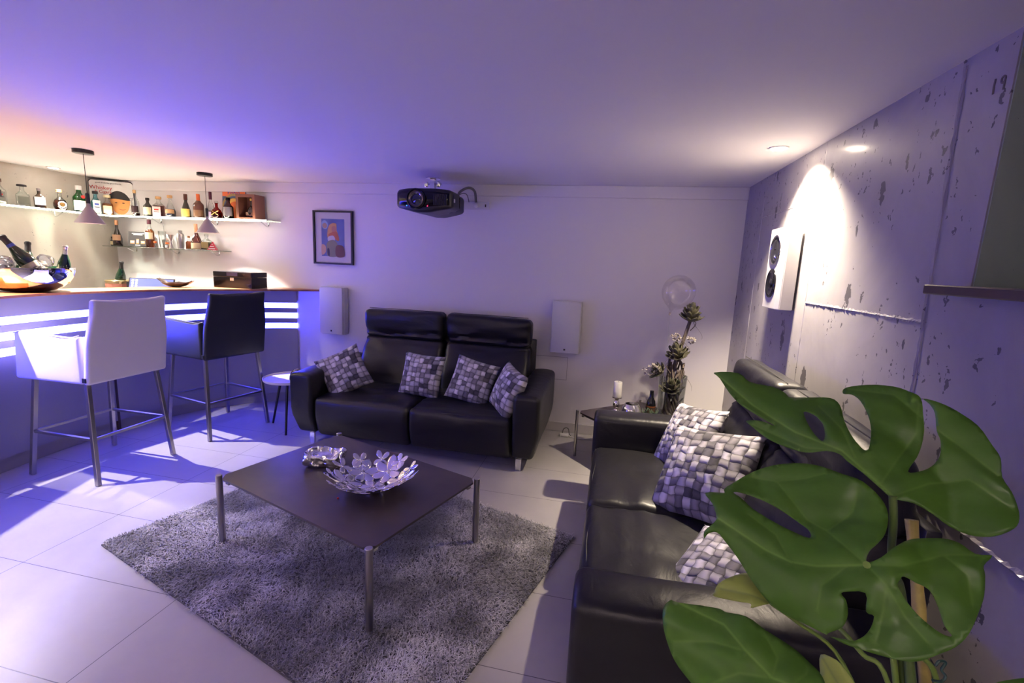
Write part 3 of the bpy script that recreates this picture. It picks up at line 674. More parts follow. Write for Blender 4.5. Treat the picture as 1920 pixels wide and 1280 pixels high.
# ------------------------------------------------------------------ coffee table and corner table
slate = mat('dark brown ceramic top', (.055, .042, .042), .30, vary=(7, (.075, .058, .055)), bump=(60, .1, .001))
def low_table(label, name, A, ang, a, b, h_, z0=0.0, rl=.0165):
    t = thing(name, label, 'table', (A[0], A[1], 0), ang)
    bm = BM(); c_ = .035; th = .011
    out = [(c_, 0), (a-c_, 0), (a, c_), (a, b-c_), (a-c_, b), (c_, b), (0, b-c_), (0, c_)]
    lo = [bm.verts.new((x, y, h_-th)) for x, y in out]; hi = [bm.verts.new((x, y, h_)) for x, y in out]
    bm.faces.new(hi); bm.faces.new(lo[::-1])
    for k in range(8): bm.faces.new((lo[k], lo[(k+1) % 8], hi[(k+1) % 8], hi[k]))
    obj('tabletop', bm, slate, t, smooth=False)
    for x, y in ((0, 0), (a, 0), (a, b), (0, b)):
        lx = x+(.012 if x == 0 else -.012)*0; ly = y
        obj('leg', lathe([(rl-.001, z0+.002), (rl, z0+.004), (rl, h_+.008), (rl-.002, h_+.010)], 20, c=(lx, ly)), steel, t, angle=30)
    for p, q in (((0, 0), (a, 0)), ((a, 0), (a, b)), ((a, b), (0, b)), ((0, b), (0, 0))):
        p = Vector((*p, h_-.030)); q = Vector((*q, h_-.030)); d = (q-p).normalized(); inn = Vector((a/2, b/2, h_-.03))-(p+q)/2; inn.normalize()
        obj('apron', bar4(p+d*.012+inn*.05, q-d*.012+inn*.05, .012, w2=.028), steel, t, smooth=False)
    return t
low_table('square low coffee table with dark ceramic top and round steel legs on rug', 'coffee_table', (-1.885, 1.875), r_(-18.6), 1.088, .745, .38, .024)
low_table('dark topped corner table between the two sofas', 'side_table', (-.185, 3.62), r_(-47.5), .70, .70, .38, 0, .012)

# ------------------------------------------------------------------ shaggy rug
rug = None
def build_rug():
    A = Vector((-2.45, 1.70, 0)); u = Vector((.956, -.292, 0)).normalized(); v = Vector((.292, .956, 0)).normalized(); LU, LV = 2.03, 1.41
    bm = BM(); vs = [bm.verts.new(A+u*x+v*y+Vector((0, 0, z))) for z in (.001, .010) for x, y in ((0, 0), (LU, 0), (LU, LV), (0, LV))]
    bm.faces.new(vs[:4][::-1]); bm.faces.new(vs[4:])
    for k in range(4): bm.faces.new((vs[k], vs[(k+1) % 4], vs[4+(k+1) % 4], vs[4+k]))
    rg = obj('shaggy_rug', bm, mat('rug backing', (.09, .085, .09), .9), smooth=False)
    tag(rg, 'shaggy grey rectangular rug under the coffee table', 'rug')
    R_ = random.Random(3); V = []; Fc = []; S = []
    for i in range(92000):
        x = R_.random()*LU; y = R_.random()*LV
        p = A+u*x+v*y; big = nz(p.x, p.y, 0, 2.3); mid = nz(p.x, p.y, 5, 7); 
        a = 2*PI*(.5+.9*nz(p.x, p.y, 9, 1.7)+.35*(R_.random()-.5)*2); ln = .020+.012*R_.random(); lay = .55+.5*R_.random()+.25*mid
        lift = .019+.008*R_.random()+.004*big
        d = Vector((math.cos(a), math.sin(a), 0)); s = Vector((-d.y, d.x, 0))*.0014
        q0 = p+Vector((0, 0, .009)); q1 = p+d*ln*lay*.45+Vector((0, 0, lift*.8)); q2 = p+d*ln*lay*1.15+Vector((0, 0, lift*(.95-.3*R_.random())))
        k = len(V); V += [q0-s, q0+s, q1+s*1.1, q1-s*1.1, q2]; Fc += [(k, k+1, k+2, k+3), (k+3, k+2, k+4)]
        sh = max(0, min(1, .36+.75*big+.55*mid+.26*(R_.random()-.5)*2)); S += [sh*.55, sh*.55, sh, sh, min(1, sh*1.1)]  # patch tones paint the sheen of brushed nap; roots darker
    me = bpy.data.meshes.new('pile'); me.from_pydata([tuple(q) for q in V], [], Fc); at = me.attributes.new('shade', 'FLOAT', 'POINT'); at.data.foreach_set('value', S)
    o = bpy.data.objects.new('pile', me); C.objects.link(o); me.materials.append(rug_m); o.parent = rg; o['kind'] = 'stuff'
build_rug()

# ------------------------------------------------------------------ things on the coffee table
def crumpled_box():
    def fn(x, y, z):
        k = (z+.037)/.074; a = math.atan2(y, x)
        r2 = (abs(x/.095)**4+abs(y/.065)**4)**.25
        dip = -.034*max(0, 1-(r2/.80)**4) if k > .75 else 0
        j = Vector((nz(x, y, z, 28, 1), nz(x, y, z, 28, 5), nz(x, y, z, 30, 9)))*(.013 if r2 > .6 else .004)
        j += Vector((nz(x, y, z, 60, 2), nz(x, y, z, 60, 6), nz(x, y, z, 60, 3)))*(.006 if r2 > .6 else .001)
        return (x*(1+.10*k)+j.x, y*(1+.1*k)+j.y, max(.0008, z+.037+dip+j.z*(1.2 if k > .3 else 0)))
    t = obj('crumpled_dish', rbox(.19, .13, .074, .02, 46, fn, 5), silver, angle=60); t.location = (-1.474, 2.166, .3805); t.rotation_euler = (0, 0, r_(12))
    tag(t, 'crumpled silver dish like pressed foil on the coffee table', 'dish')
crumpled_box()
def flower_bowl():
    """bowl of overlapping mirror-bright six-petal flowers"""
    t = thing('flower_bowl', 'silver bowl made of joined flower cutouts on the coffee table', 'bowl', (-1.092, 1.995, .3805))
    Rb = .27; rim = .205; depth = .078
    def onb(X, Y, up=0):
        r = math.hypot(X, Y); k = min(1.15, r/rim); z = depth*k**2.1
        return Vector((X, Y, z+up))
    def flower(cx, cy, sz, rot, up, np_=6):
        bm = BM(); c0 = None
        def petal(a):
            ln = sz*(.92+.16*random.random()); wv = sz*.30; rows = 7; prev = None
            for i in range(rows+1):
                s = i/rows; rr = ln*(.06+.94*s); ww = wv*(.16+.84*math.sin(PI*min(1, s**1.15)*.90+.08)**.8) if s < 1 else wv*.12
                row = []
                for k in (-1, -.5, 0, .5, 1):
                    X = cx+rr*math.cos(a)-ww*k*math.sin(a); Y = cy+rr*math.sin(a)+ww*k*math.cos(a)
                    row.append(bm.verts.new(onb(X, Y, up)))
                if prev:
                    for k in range(4): bm.faces.new((prev[k], prev[k+1], row[k+1], row[k]))
                prev = row
        for k in range(np_): petal(rot+2*PI*k/np_)
        n = 14; ring = [bm.verts.new(onb(cx+sz*.15*math.cos(2*PI*k/n), cy+sz*.15*math.sin(2*PI*k/n), up)) for k in range(n)]; bm.faces.new(ring)
        o = obj('flower', bm, silver, t, angle=80); md = o.modifiers.new('solid', 'SOLIDIFY'); md.thickness = .0016
    flower(0, 0, .085, .2, 0)
    for k in range(6): a = k*PI/3+.35; flower(.128*math.cos(a), .128*math.sin(a), .083, a+.3, .0018*(1+k % 2))
    for k in range(11): a = k*2*PI/11+.1; flower(.190*math.cos(a), .190*math.sin(a), .046, a+.7, .0025+.0018*(k % 3), 4)
    return t
flower_bowl()
tag(obj('red_berry', lathe([(.0005, 0), (.0035, .001), (.005, .005), (.0035, .009), (.0005, .010)], 12), red_m), 'tiny red bead on the coffee table beside the flower bowl', 'bead').location = (-1.19, 1.845, .3805)

# ------------------------------------------------------------------ small round tray table
t = thing('tray_table', 'small round white tray table with leather handle beside the sofa arm', 'side table', (-2.675, 3.46, 0))
obj('tray', lathe([(.001, .438), (.205, .438), (.213, .444), (.216, .462), (.212, .463), (.206, .449), (.001, .448)], 48), white_plastic, t, angle=30)
for k, a in enumerate((r_(-65), r_(172), r_(55))):
    obj('leg', tube([(.10*math.cos(a), .10*math.sin(a), .437), (.215*math.cos(a), .215*math.sin(a), .008)], [.012, .009], 12), black_matt, t)
hp = [Vector((.10+.0*i, -.02, .449+.095*math.sin(PI*i/10)))+Vector((.045*math.cos(PI*i/10), .02*math.cos(PI*i/10), 0)) for i in range(11)]
bm = BM(); prev = None
for p in hp:
    q = [bm.verts.new(p+Vector((0, s*.014, 0))) for s in (-1, 1)]
    if prev: bm.faces.new((prev[0], prev[1], q[1], q[0]))
    prev = q
hd = obj('handle', bm, mat('brown leather strap', (.12, .08, .05), .5), t, label='brown leather loop'); hd.modifiers.new('s', 'SOLIDIFY').thickness = .003
hd.location.x = -.02
obj('rivet', lathe([(.009, .4495), (.009, .456), (.004, .459)], 12, c=(.125, -.035)), chrome, t)

# ------------------------------------------------------------------ speakers
def speaker(label, M, grille=True):
    t = thing('wall_speaker', label, 'speaker'); t.matrix_world = M        # local: x across, z up, front at -y, back at y=0
    bm = BM()
    out = [(-.130, -.012), (.130, -.012), (.130, -.080), (.108, -.100), (-.108, -.100), (-.130, -.080)]
    lo = [bm.verts.new((x, y, -.23)) for x, y in out]; hi = [bm.verts.new((x, y, .23)) for x, y in out]
    bm.faces.new(lo); bm.faces.new(hi)
    for k in range(6): bm.faces.new((lo[k], lo[(k+1) % 6], hi[(k+1) % 6], hi[k]))
    bmesh.ops.bevel(bm, geom=bm.edges[:], offset=.003, segments=2, affect='EDGES')
    obj('cabinet', bm, mat('speaker white', (.60, .585, .58), .4), t)
    obj('bracket', box(-.06, .06, -.0118, -.0005, -.12, .12, .001, 1), black_matt, t, smooth=False)
    RX = Matrix.Rotation(PI/2, 4, 'X')
    if grille:
        g = mat('white grille cloth', (.60, .59, .60), .9, bump=(900, .4, .0006))
        obj('grille', box(-.122, .122, -.1065, -.1005, -.222, .222, .003, 2), g, t)
        obj('badge', box(-.008, .008, -.109, -.1066, -.202, -.186, .0008, 1), dark_metal, t, smooth=False, label='small dark square badge')
    else:
        for zc, r, nm in ((.105, .078, 'tweeter'), (-.085, .074, 'woofer')):
            ring = lathe([(r+.010, 0), (r+.009, .004), (r, .005), (r-.003, .0015)], 40, capb=False, capt=False, sx=1)
            for v in ring.verts: v.co = Vector((v.co.x, -.1002-v.co.z, v.co.y+zc))
            o = obj(nm+'_ring', ring, chrome if nm == 'tweeter' else black_gloss, t)
            if nm == 'woofer': cone = lathe([(r, .002), (r*.9, .006), (r*.80, .0025), (r*.40, .0012), (r*.36, .004), (.0005, .009)], 40, capb=False)
            else: cone = lathe([(r, .001), (r*.5, .0015), (.0005, .0015)], 40, capb=False)
            for v in cone.verts: v.co = Vector((v.co.x, -.1002-v.co.z, v.co.y+zc))
            obj(nm, cone, black_gloss if nm == 'woofer' else black_matt, t)
        dm = lathe([(.020, .001), (.017, .004), (.010, .001), (.009, .006), (.0005, .010)], 24, capb=False)
        for v in dm.verts: v.co = Vector((v.co.x+.008, -.1010-v.co.z, v.co.y+.065))
        obj('dome', dm, chrome, t)
        obj('ribbon', box(-.018, .018, -.1035, -.1015, .112, .165, .0006, 1), dark_metal, t, smooth=False)
    return t
T_ = Matrix.Translation
speaker('white wall speaker left of the sofa, just past the bar top end', T_((-2.655, D, .985)))
speaker('white wall speaker between the sofa and the flower vase', T_((-.362, D, .985)))
speaker('white speaker on the concrete wall with two round black drivers', T_((R, 3.010, 1.56))@Matrix.Rotation(-PI/2, 4, 'Z'), False)

# ------------------------------------------------------------------ framed picture
def picture():
    x0, x1, z0, z1 = -2.885, -2.462, 1.435, 1.945
    t = thing('framed_picture', 'black framed blue picture of a seated figure, on the white wall', 'picture', ((x0+x1)/2, D, (z0+z1)/2))
    w_, h_ = (x1-x0)/2, (z1-z0)/2; bm = BM()
    for a in ((-w_, w_, h_-.016, h_), (-w_, w_, -h_, -h_+.016), (-w_, -w_+.016, -h_+.016, h_-.016), (w_-.016, w_, -h_+.016, h_-.016)): add_box(bm, a[0], a[1], -.03, -.001, a[2], a[3])
    obj('frame', bm, black_matt, t, smooth=False)
    obj('mat_board', box(-w_+.015, w_-.015, -.012, -.002, -h_+.015, h_-.015), paper, t, smooth=False)
    m = bpy.data.materials.new('picture print'); m.use_nodes = True; nt, N, mt, LK = nodes(m); b = nt.nodes['Principled BSDF']
    tc = N('TexCoord'); sp = N('SeparateXYZ'); LK(tc.outputs['Object'], sp.inputs[0]); n1 = N('TexNoise'); n1.inputs['Scale'].default_value = 9; n1.inputs['Detail'].default_value = 3; LK(tc.outputs['Object'], n1.inputs['Vector'])
    cr_ = N('ValToRGB'); e = cr_.color_ramp.elements; e[0].color = (.05, .07, .30, 1); e[1].color = (.25, .38, .75, 1); LK(n1.outputs['Fac'], cr_.inputs[0]); LK(cr_.outputs[0], b.inputs['Base Color']); b.inputs['Roughness'].default_value = .3
    obj('print', box(-.128, .118, -.0135, -.0121, -.178, .178), m, t, smooth=False)
    def blob(pts, col, k, nm):
        bm = BM(); P = spline([(x, 0, z) for x, z in pts], 5, True); y = -.0142-.0004*k
        vs = [bm.verts.new((p.x, y, p.z)) for p in P]; f = bm.faces.new(vs); bmesh.ops.triangulate(bm, faces=[f])
        obj('print_shape', bm, mat('print '+nm, col, .35), t, smooth=False)
    blob([(-.125, .14), (-.09, .165), (-.055, .13), (-.07, .085), (-.11, .09)], (.35, .55, .8), 1, 'moon')
    blob([(-.115, .125), (-.085, .14), (-.065, .115), (-.08, .09), (-.108, .095)], (.55, .38, .28), 2, 'moon inner')
    blob([(-.06, .0), (-.06, .07), (-.04, .12), (.0, .14), (.035, .13), (.03, .09), (.05, .03), (.02, -.01)], (.75, .42, .2), 1, 'gold')
    blob([(-.015, .1), (.02, .11), (.035, .075), (.02, .045), (-.01, .05)], (.6, .28, .22), 2, 'face')
    blob([(-.04, .04), (.03, .06), (.06, .01), (.055, -.03), (.0, .0), (-.05, .02)], (.6, .16, .10), 3, 'red')
    blob([(-.05, .01), (.0, .02), (.02, -.02), (-.03, -.05), (-.06, -.02)], (.75, .72, .75), 4, 'apron')
    blob([(-.06, -.04), (.0, -.02), (.04, -.05), (.06, -.12), (.04, -.176), (-.06, -.176), (-.075, -.1)], (.30, .31, .20), 5, 'skirt')
    blob([(.03, -.08), (.09, -.07), (.116, -.1), (.116, -.176), (.03, -.176)], (.20, .08, .07), 6, 'chest')
    blob([(-.126, -.07), (-.085, -.08), (-.085, -.14), (-.126, -.165)], (.65, .42, .30), 6, 'sand')
    blob([(-.065, -.11), (-.045, -.105), (-.04, -.17), (-.06, -.165)], (.03, .03, .08), 7, 'boot')
    obj('glazing', box(-w_+.016, w_-.016, -.022, -.0205, -h_+.016, h_-.016), thin_clear, t, smooth=False)
picture()

# ------------------------------------------------------------------ projector
def projector():
    t = thing('projector', 'large black projector hanging from the ceiling near the back wall', 'projector', (-1.478, 3.70, 1.972))
    def fn(x, y, z):
        k = (z+.09)/.18; s = abs(x)/.24
        z2 = z
        if k < .5: z2 = z*(1-.55*max(0, s-.15)**1.2)-.0
        z2 -= .018*max(0, s-.5)*(1 if k > .5 else 0)
        if y < 0: y += .09*max(0, abs(x)/.24-.2)**2
        if y > 0: x *= .86
        return (x, y, z2)
    obj('body', rbox(.47, .47, .182, .035, 22, fn), black_matt, t)
    fp = BM(); prev = None
    for i in range(17):
        x = -.215+.43*i/16; y = -.238+.09*max(0, abs(x)/.24-.2)**2; s = abs(x)/.24; zb = -.052*(1-.55*max(0, s-.15)); zt = .062-.018*max(0, s-.5)
        q = [fp.verts.new((x, y, zb)), fp.verts.new((x, y, zt))]
        if prev: fp.faces.new((prev[0], q[0], q[1], prev[1]))
        prev = q
    fo = obj('front_panel', fp, black_gloss, t); fo.modifiers.new('s', 'SOLIDIFY').thickness = .004
    cx = -.035; cz = .005
    for prof, m, nm in (([(.078, .0), (.078, .018), (.070, .022), (.062, .016)], black_gloss, 'lens_collar'), ([(.062, .016), (.056, .022), (.050, .010), (.046, .008)], mat('grey lens ring', (.25, .2, .2), .3, .9), 'lens_ring'), ([(.047, .008), (.040, .004), (.025, .012), (.0005, .016)], mat('lens glass', (.01, .012, .03), .04, coat=1.), 'lens')):
        bm = lathe(prof, 40, capb=False, capt=False)
        for v in bm.verts: v.co = Vector((v.co.x+cx, -.240-v.co.z, v.co.y+cz))
        obj(nm, bm, m, t)
    for k in range(9):
        x = .105+.011*k; y = -.238+.09*max(0, abs(x)/.24-.2)**2
        obj('vent_slat', box(x-.003, x+.003, y-.0060, y-.0005, -.035, .045), black_matt, t, smooth=False)
    for x, col, nm in ((.055, (1, .02, .08), 'red'), (-.115, (.02, .15, 1), 'blue')):
        obj('status_light', box(x-.003, x+.003, -.2435, -.2385, -.0485, -.0425, .001, 1), mat(nm+' led', col, .4, emit=col, estr=4), t, smooth=False, label='small %s status light' % nm)
    obj('side_label', box(.226, .2375, -.15, -.125, -.005, .022), paper, t, smooth=False)
    m = thing('projector_mount', 'silver ceiling bracket holding the black projector', 'bracket', (-1.54, 3.86, H))
    obj('ceiling_plate', lathe([(.060, -.001), (.060, -.007), (.02, -.008)], 24), chrome, m)
    obj('arm', box(-.022, .022, -.022, .022, -.10, -.008, .003), chrome, m, smooth=False)
    obj('arm', box(-.075, .075, -.012, .012, -.055, -.040, .003), chrome, m, smooth=False)
    for s in (-1, 1): obj('bolt', lathe([(.014, -.075), (.016, -.07), (.016, -.035), (.010, -.03)], 12, c=(s*.055, -.012)), chrome, m)
    obj('foot_plate', box(-.09, .09, -.08, .06, -.137, -.100, .006), black_matt, m, smooth=False)
    pts = spline([(-1.345, 3.93, 2.04), (-1.335, 3.96, 2.105), (-1.285, 4.04, 2.155), (-1.245, 4.10, 2.135), (-1.238, 4.128, 2.045)], 8)
    tag(obj('projector_cable', tube(pts, .011, 10), mat('grey cable', (.20, .19, .20), .5)), 'thick grey cable arching from the projector to a wall socket', 'cable')
    pts = spline([(-1.37, 3.92, 2.02), (-1.345, 3.99, 2.09), (-1.31, 4.07, 2.105), (-1.30, 4.118, 2.045)], 6)
    tag(obj('power_lead', tube(pts, .004, 8), mat('grey cable', (.2, .19, .2), .5)), 'thin grey lead behind the projector, below the thick arching cable', 'cable')
    s = thing('wall_socket', 'white double socket high on the wall behind the projector', 'socket', (-1.24, D, 2.02))
    obj('cover', box(-.12, .12, -.012, -.0005, -.036, .036, .003), white_plastic, s, smooth=False)
    obj('plug', lathe([(.020, .012), (.020, .028), (.015, .032)], 18), white_plastic, s).rotation_euler = (PI/2, 0, 0)
    obj('socket_hole', box(.08, .092, -.0135, -.0121, -.012, .012), ink, s, smooth=False)
projector()
s = thing('wall_socket', 'white double socket low on the wall right of the flower vase', 'socket', (.76, D, .30))
obj('cover', box(-.085, .085, -.010, -.0005, -.042, .042, .003), white_plastic, s, smooth=False)
for x in (-.04, .04): obj('socket_insert', box(x-.030, x+.030, -.0125, -.0101, -.032, .032, .002), white_plastic, s, smooth=False)
# service hatch, drawn by its shadow gap
bm = BM()
for a in ((-.633, -.333, .700, .703), (-.336, -.333, .49, .70), (-.633, -.333, .49, .493), (-.633, -.630, .49, .70)): add_box(bm, a[0], a[1], D-.0015, D-.0004, a[2], a[3])
struct(obj('trim_3', bm, mat('shadow gap', (.22, .2, .22), .8), smooth=False))
s = thing('power_adapter', 'small white plug adapter on the floor behind the sofa corner', 'adapter', (-.30, 4.03, 0))
obj('adapter_body', box(-.05, .03, -.018, .018, .002, .030, .006), white_plastic, s)
obj('black_lead', tube(spline([(-.03, 0, .03), (-.015, .0, .075), (.02, 0, .08), (.035, 0, .03), (.05, .01, .005)], 6), .003, 6), ink, s)
obj('white_lead', tube(spline([(.03, 0, .012), (.12, -.03, .004), (.28, .0, .004), (.42, .05, .004), (.6, .08, .004)], 6), .004, 6), white_plastic, s)

# ------------------------------------------------------------------ corner table things
t = thing('candle_holder', 'silver baluster candle holder on the dark corner table', 'candle holder', (.115, 3.70, .3805))
obj('holder', lathe([(.001, 0), (.042, 0), (.042, .008), (.020, .016), (.014, .026), (.026, .048), (.030, .066), (.022, .086), (.014, .100), (.018, .112), (.040, .122), (.041, .128), (.034, .130), (.001, .130)], 32), silver, t)
t = obj('pillar_candle', lathe([(.001, 0), (.031, 0), (.033, .004), (.033, .118), (.030, .122), (.018, .119), (.001, .117)], 32), candle_m); t.location = (.115, 3.70, .5107); tag(t, 'white pillar candle standing on the silver holder', 'candle')
obj('wick', tube([(0, 0, .116), (.001, 0, .127)], .0012, 6), ink, t)
t = obj('glass_bowl', lathe([(.001, 0), (.03, .0), (.055, .012), (.074, .045), (.076, .065), (.066, .100), (.050, .122), (.0475, .122), (.063, .099), (.073, .065), (.070, .045), (.052, .015), (.001, .005)], 40), mat('silvered glass', (.62, .60, .62), .10, .85)); t.location = (.225, 3.56, .3805); tag(t, 'round silvery glass bowl beside the candle holder', 'bowl')

def petal_mesh(bm, base, direc, up, ln, wd, curl, rows=5, m=1):
    d = direc.normalized(); s = d.cross(up).normalized(); n = s.cross(d).normalized(); prev = None
    for i in range(rows+1):
        k = i/rows; p = base+d*ln*math.sin(k*PI/2*.98)+n*ln*curl*k*k; w_ = wd*(math.sin(PI*(.12+.88*k)))**.8 if k < 1 else wd*.02
        row = [bm.verts.new(p-s*w_/2+n*w_*.12), bm.verts.new(p), bm.verts.new(p+s*w_/2+n*w_*.12)]
        if prev:
            for q in range(2): bm.faces.new((prev[q], prev[q+1], row[q+1], row[q]))
        prev = row
def solid(o, th): o.modifiers.new('thickness', 'SOLIDIFY').thickness = th; return o
def vase():
    c = Vector((.53, 3.74, .3805)); t = thing('flower_vase', 'tall clear glass vase on the dark corner table', 'vase', c)
    obj('vase_body', lathe([(.001, .001), (.090, .001), (.098, .02), (.100, .15), (.106, .335), (.103, .335), (.097, .15), (.094, .022), (.001, .012)], 40), clear, t)
    a = thing('dried_arrangement', 'dried artichoke blooms and twisted roots rising out of the glass vase', 'dried flowers', c)
    olive = mat('dried grey green bloom', (.15, .14, .085), .75, vary=(30, (.085, .08, .05))); root = mat('dried root wood', (.17, .135, .11), .8, vary=(40, (.10, .075, .06)))
    def bloom(p, s, axis, rings, name='bloom'):
        bm = BM(); ax = Vector(axis).normalized(); u = ax.orthogonal().normalized(); v = ax.cross(u)
        for r_i in range(rings):
            n = 7+r_i; op = .25+.75*r_i/(rings-1)
            for k in range(n):
                an = 2*PI*(k+.5*(r_i % 2))/n+.1*random.random(); o_ = u*math.cos(an)+v*math.sin(an)
                d = ax*(1.15-op*.75)+o_*op
                petal_mesh(bm, Vector(p)-ax*s*.10*r_i, d, ax if op > .3 else o_*-1, s*(.75+.3*random.random()), s*.34, .18)
        solid(obj(name, bm, olive, a, angle=70), .003)
    bloom((.080, -.03, .80), .118, (.05, -.15, 1), 4)
    bloom((.015, -.03, .50), .115, (-.3, -.3, 1), 4)
    bloom((-.01, -.03, .235), .105, (-.1, -.5, 1), 4)
    bloom((-.095, -.03, .37), .085, (-1, -.3, .5), 3)
    obj('stem', tube(spline([(.0, 0, .03), (-.03, .0, .25), (.01, -.01, .45), (.045, -.02, .62), (.080, -.03, .79)], 6), [.018]*13+[.013]*12, 8), root, a)
    obj('stem', tube(spline([(.03, .02, .03), (.06, .0, .25), (.055, -.01, .42), (-.01, -.02, .50)], 6), .010, 8), root, a)
    bm = BM()
    for k in range(17):
        an = k*2.4; P = []
        for i in range(9):
            h_ = i/8; P.append((.055*math.sin(an+h_*3.2)*(1 if h_ > .5 else .9)+.015*nz(k, h_*3, 0)+.015*h_, .05*math.cos(an+h_*3.2)+.015*nz(k, h_*3, 4), .02+h_*(.30+.16*random.random())))
        add_tube(bm, spline(P, 4), .0092-.0002*k, 7)
    obj('twisted_root', bm, root, a)
    bm = BM()
    for k, (p, s, q) in enumerate((((-.04, -.03, .36), 1, .055), ((.02, -.03, .58), -1, .045), ((.09, -.03, .70), -1, .05), ((.0, -.05, .44), 1, .075), ((.05, 0, .30), -1, .06))):
        P = [Vector(p)+Vector((-s*q*(1.6*u_-.2)-s*.02*math.sin(u_*9), -.02, q*1.4*math.sin(u_*4.2))) for u_ in [i/14 for i in range(15)]]
        add_tube(bm, P, [.0035*(1-.06*i) for i in range(15)], 6)
    obj('tendril', bm, root, a)
    pink = mat('pale blossom', (.46, .41, .37), .7)
    def spray(name, cc, n, sp):
        bm = BM()
        for k in range(n):
            p = Vector(cc)+Vector((random.uniform(-sp, sp), random.uniform(-sp*.5, sp*.3), random.uniform(-sp*.7, sp*.7)))
            ax = (p-Vector(cc)).normalized()+Vector((0, -.4, .4))
            for q in range(5):
                an = q*2*PI/5; u = ax.orthogonal().normalized(); v = ax.cross(u).normalized(); petal_mesh(bm, p, ax*.5+(u*math.cos(an)+v*math.sin(an)), ax, .020, .014, .3, 3)
        solid(obj(name, bm, pink, a, angle=70), .001)
    spray('blossom_spray', (-.175, -.05, .375), 22, .055); spray('blossom_spray', (-.02, -.04, .64), 10, .026); spray('blossom_spray', (.105, -.04, .63), 9, .024)
    bm = BM()
    for k in range(9): petal_mesh(bm, Vector((-.10, -.04, .34)), Vector((-1, -.2+.05*k, -.5+.14*k)), Vector((0, 0, 1)), .09, .022, .1)
    for k in range(10): petal_mesh(bm, Vector((.05, -.02, .02+.03*k)), Vector((math.cos(k*2.1), math.sin(k*2.1), 1.1)), Vector((0, 0, 1)), .07, .03, .1)
    solid(obj('leaf_blade', bm, mat('dried leaf', (.06, .075, .04), .6), a, angle=70), .001)
vase()
b = thing('clear_balloon', 'clear transparent balloon above the dried bloom, on a thin stick', 'balloon', (.50, 3.70, 1.365))
obj('envelope', lathe([(.004, -.175), (.010, -.168), (.006, -.155), (.020, -.138), (.060, -.112), (.098, -.075), (.118, -.030), (.122, .015), (.110, .062), (.080, .100), (.042, .122), (.001, .130)], 40, capb=False), thin_clear, b).rotation_euler = (0, r_(16), 0)
obj('knot', lathe([(.002, -.185), (.009, -.180), (.006, -.170), (.009, -.162)], 10), mat('balloon knot', (.5, .42, .34), .5), b).rotation_euler = (0, r_(16), 0)
obj('stick', tube([(-.050, 0, -.175), (-.02, .01, -.70), (-.01, .01, -.965)], .0018, 6), clear, b)
t = thing('small_dark_bottle', 'small black bottle with a dull orange band beside the vase', 'bottle', (.375, 3.66, .3805))
obj('bottle_body', lathe([(.001, 0), (.034, 0), (.037, .006), (.037, .10), (.030, .135), (.016, .165), (.0145, .215), (.001, .215)], 24), black_gloss, t)
obj('label', lathe([(.0375, .03), (.0375, .085)], 24, capb=False, capt=False), mat('dark label', (.05, .03, .02), .4), t)
obj('label_band', lathe([(.0375, .088), (.0375, .098)], 24, capb=False, capt=False), mat('dull orange', (.16, .05, .015), .4), t)
def greens():
    bm = BM()
    for k in range(70):
        a = k*.9; base = Vector((.05*math.cos(a), .035*math.sin(a), .008+.012*(k % 5))); petal_mesh(bm, base, Vector((math.cos(a*1.3), math.sin(a*1.3), .5+.5*random.random())), Vector((0, 0, 1)), .05, .008, .1, 3)
    o = obj('evergreen_sprig', bm, mat('evergreen needles', (.03, .06, .03), .6), angle=70); solid(o, .0012); o.location = (.355, 3.55, .384)
    tag(o, 'dark evergreen sprig at the foot of the small black bottle', 'sprig')
greens()
t = obj('gift_tag', box(-.012, .012, -.001, .001, 0, .05), paper, smooth=False); t.location = (.285, 3.49, .383); t.rotation_euler = (r_(-25), 0, r_(20)); tag(t, 'small white paper tag leaning on the evergreen sprig', 'tag')

# ------------------------------------------------------------------ glass shelves
def shelf(label, segs, z, glow, brk):
    t = thing('glass_shelf', label, 'shelf', (0, 0, 0))
    for x0, x1, y0, y1 in segs: obj('glass_panel', box(x0, x1, y0, y1, z-.008, z, .001, 1), shelf_glass, t, smooth=False)
    for e in glow: obj('led_edge', box(*e, z-.011, z+.001), led, t, smooth=False, label='glowing warm white front edge')
    for x, y, wall in brk:
        if wall == 'B': o = tube(spline([(x, y, z-.010), (x, y-.004, z-.045), (x, y-.03, z-.050), (x, y-.10, z-.014)], 5), .005, 6)
        else: o = tube(spline([(x, y, z-.010), (x+.004, y, z-.045), (x+.03, y, z-.050), (x+.10, y, z-.014)], 5), .005, 6)
        obj('bracket', o, chrome, t)
    return t
SD = .20
shelf('upper L-shaped glass shelf with a glowing edge, full of bottles', [(L+.001, -3.26, D-SD, D-.001), (L+.001, L+SD, 2.2, D-SD-.001)], 1.826,
      [(L+SD, -3.262, D-SD-.010, D-SD), (L+SD, L+SD+.010, 2.2, D-SD)], [(-3.40, D-.002, 'B'), (-4.0, D-.002, 'B'), (-4.7, D-.002, 'B'), (L+.002, 3.6, 'L'), (L+.002, 2.9, 'L')])
t2 = shelf('lower short glass shelf under the lit one, with bar tools and bottles', [(L+.06, -3.85, D-SD, D-.001)], 1.517, [], [(-4.0, D-.002, 'B'), (-4.5, D-.002, 'B'), (-5.05, D-.002, 'B')])

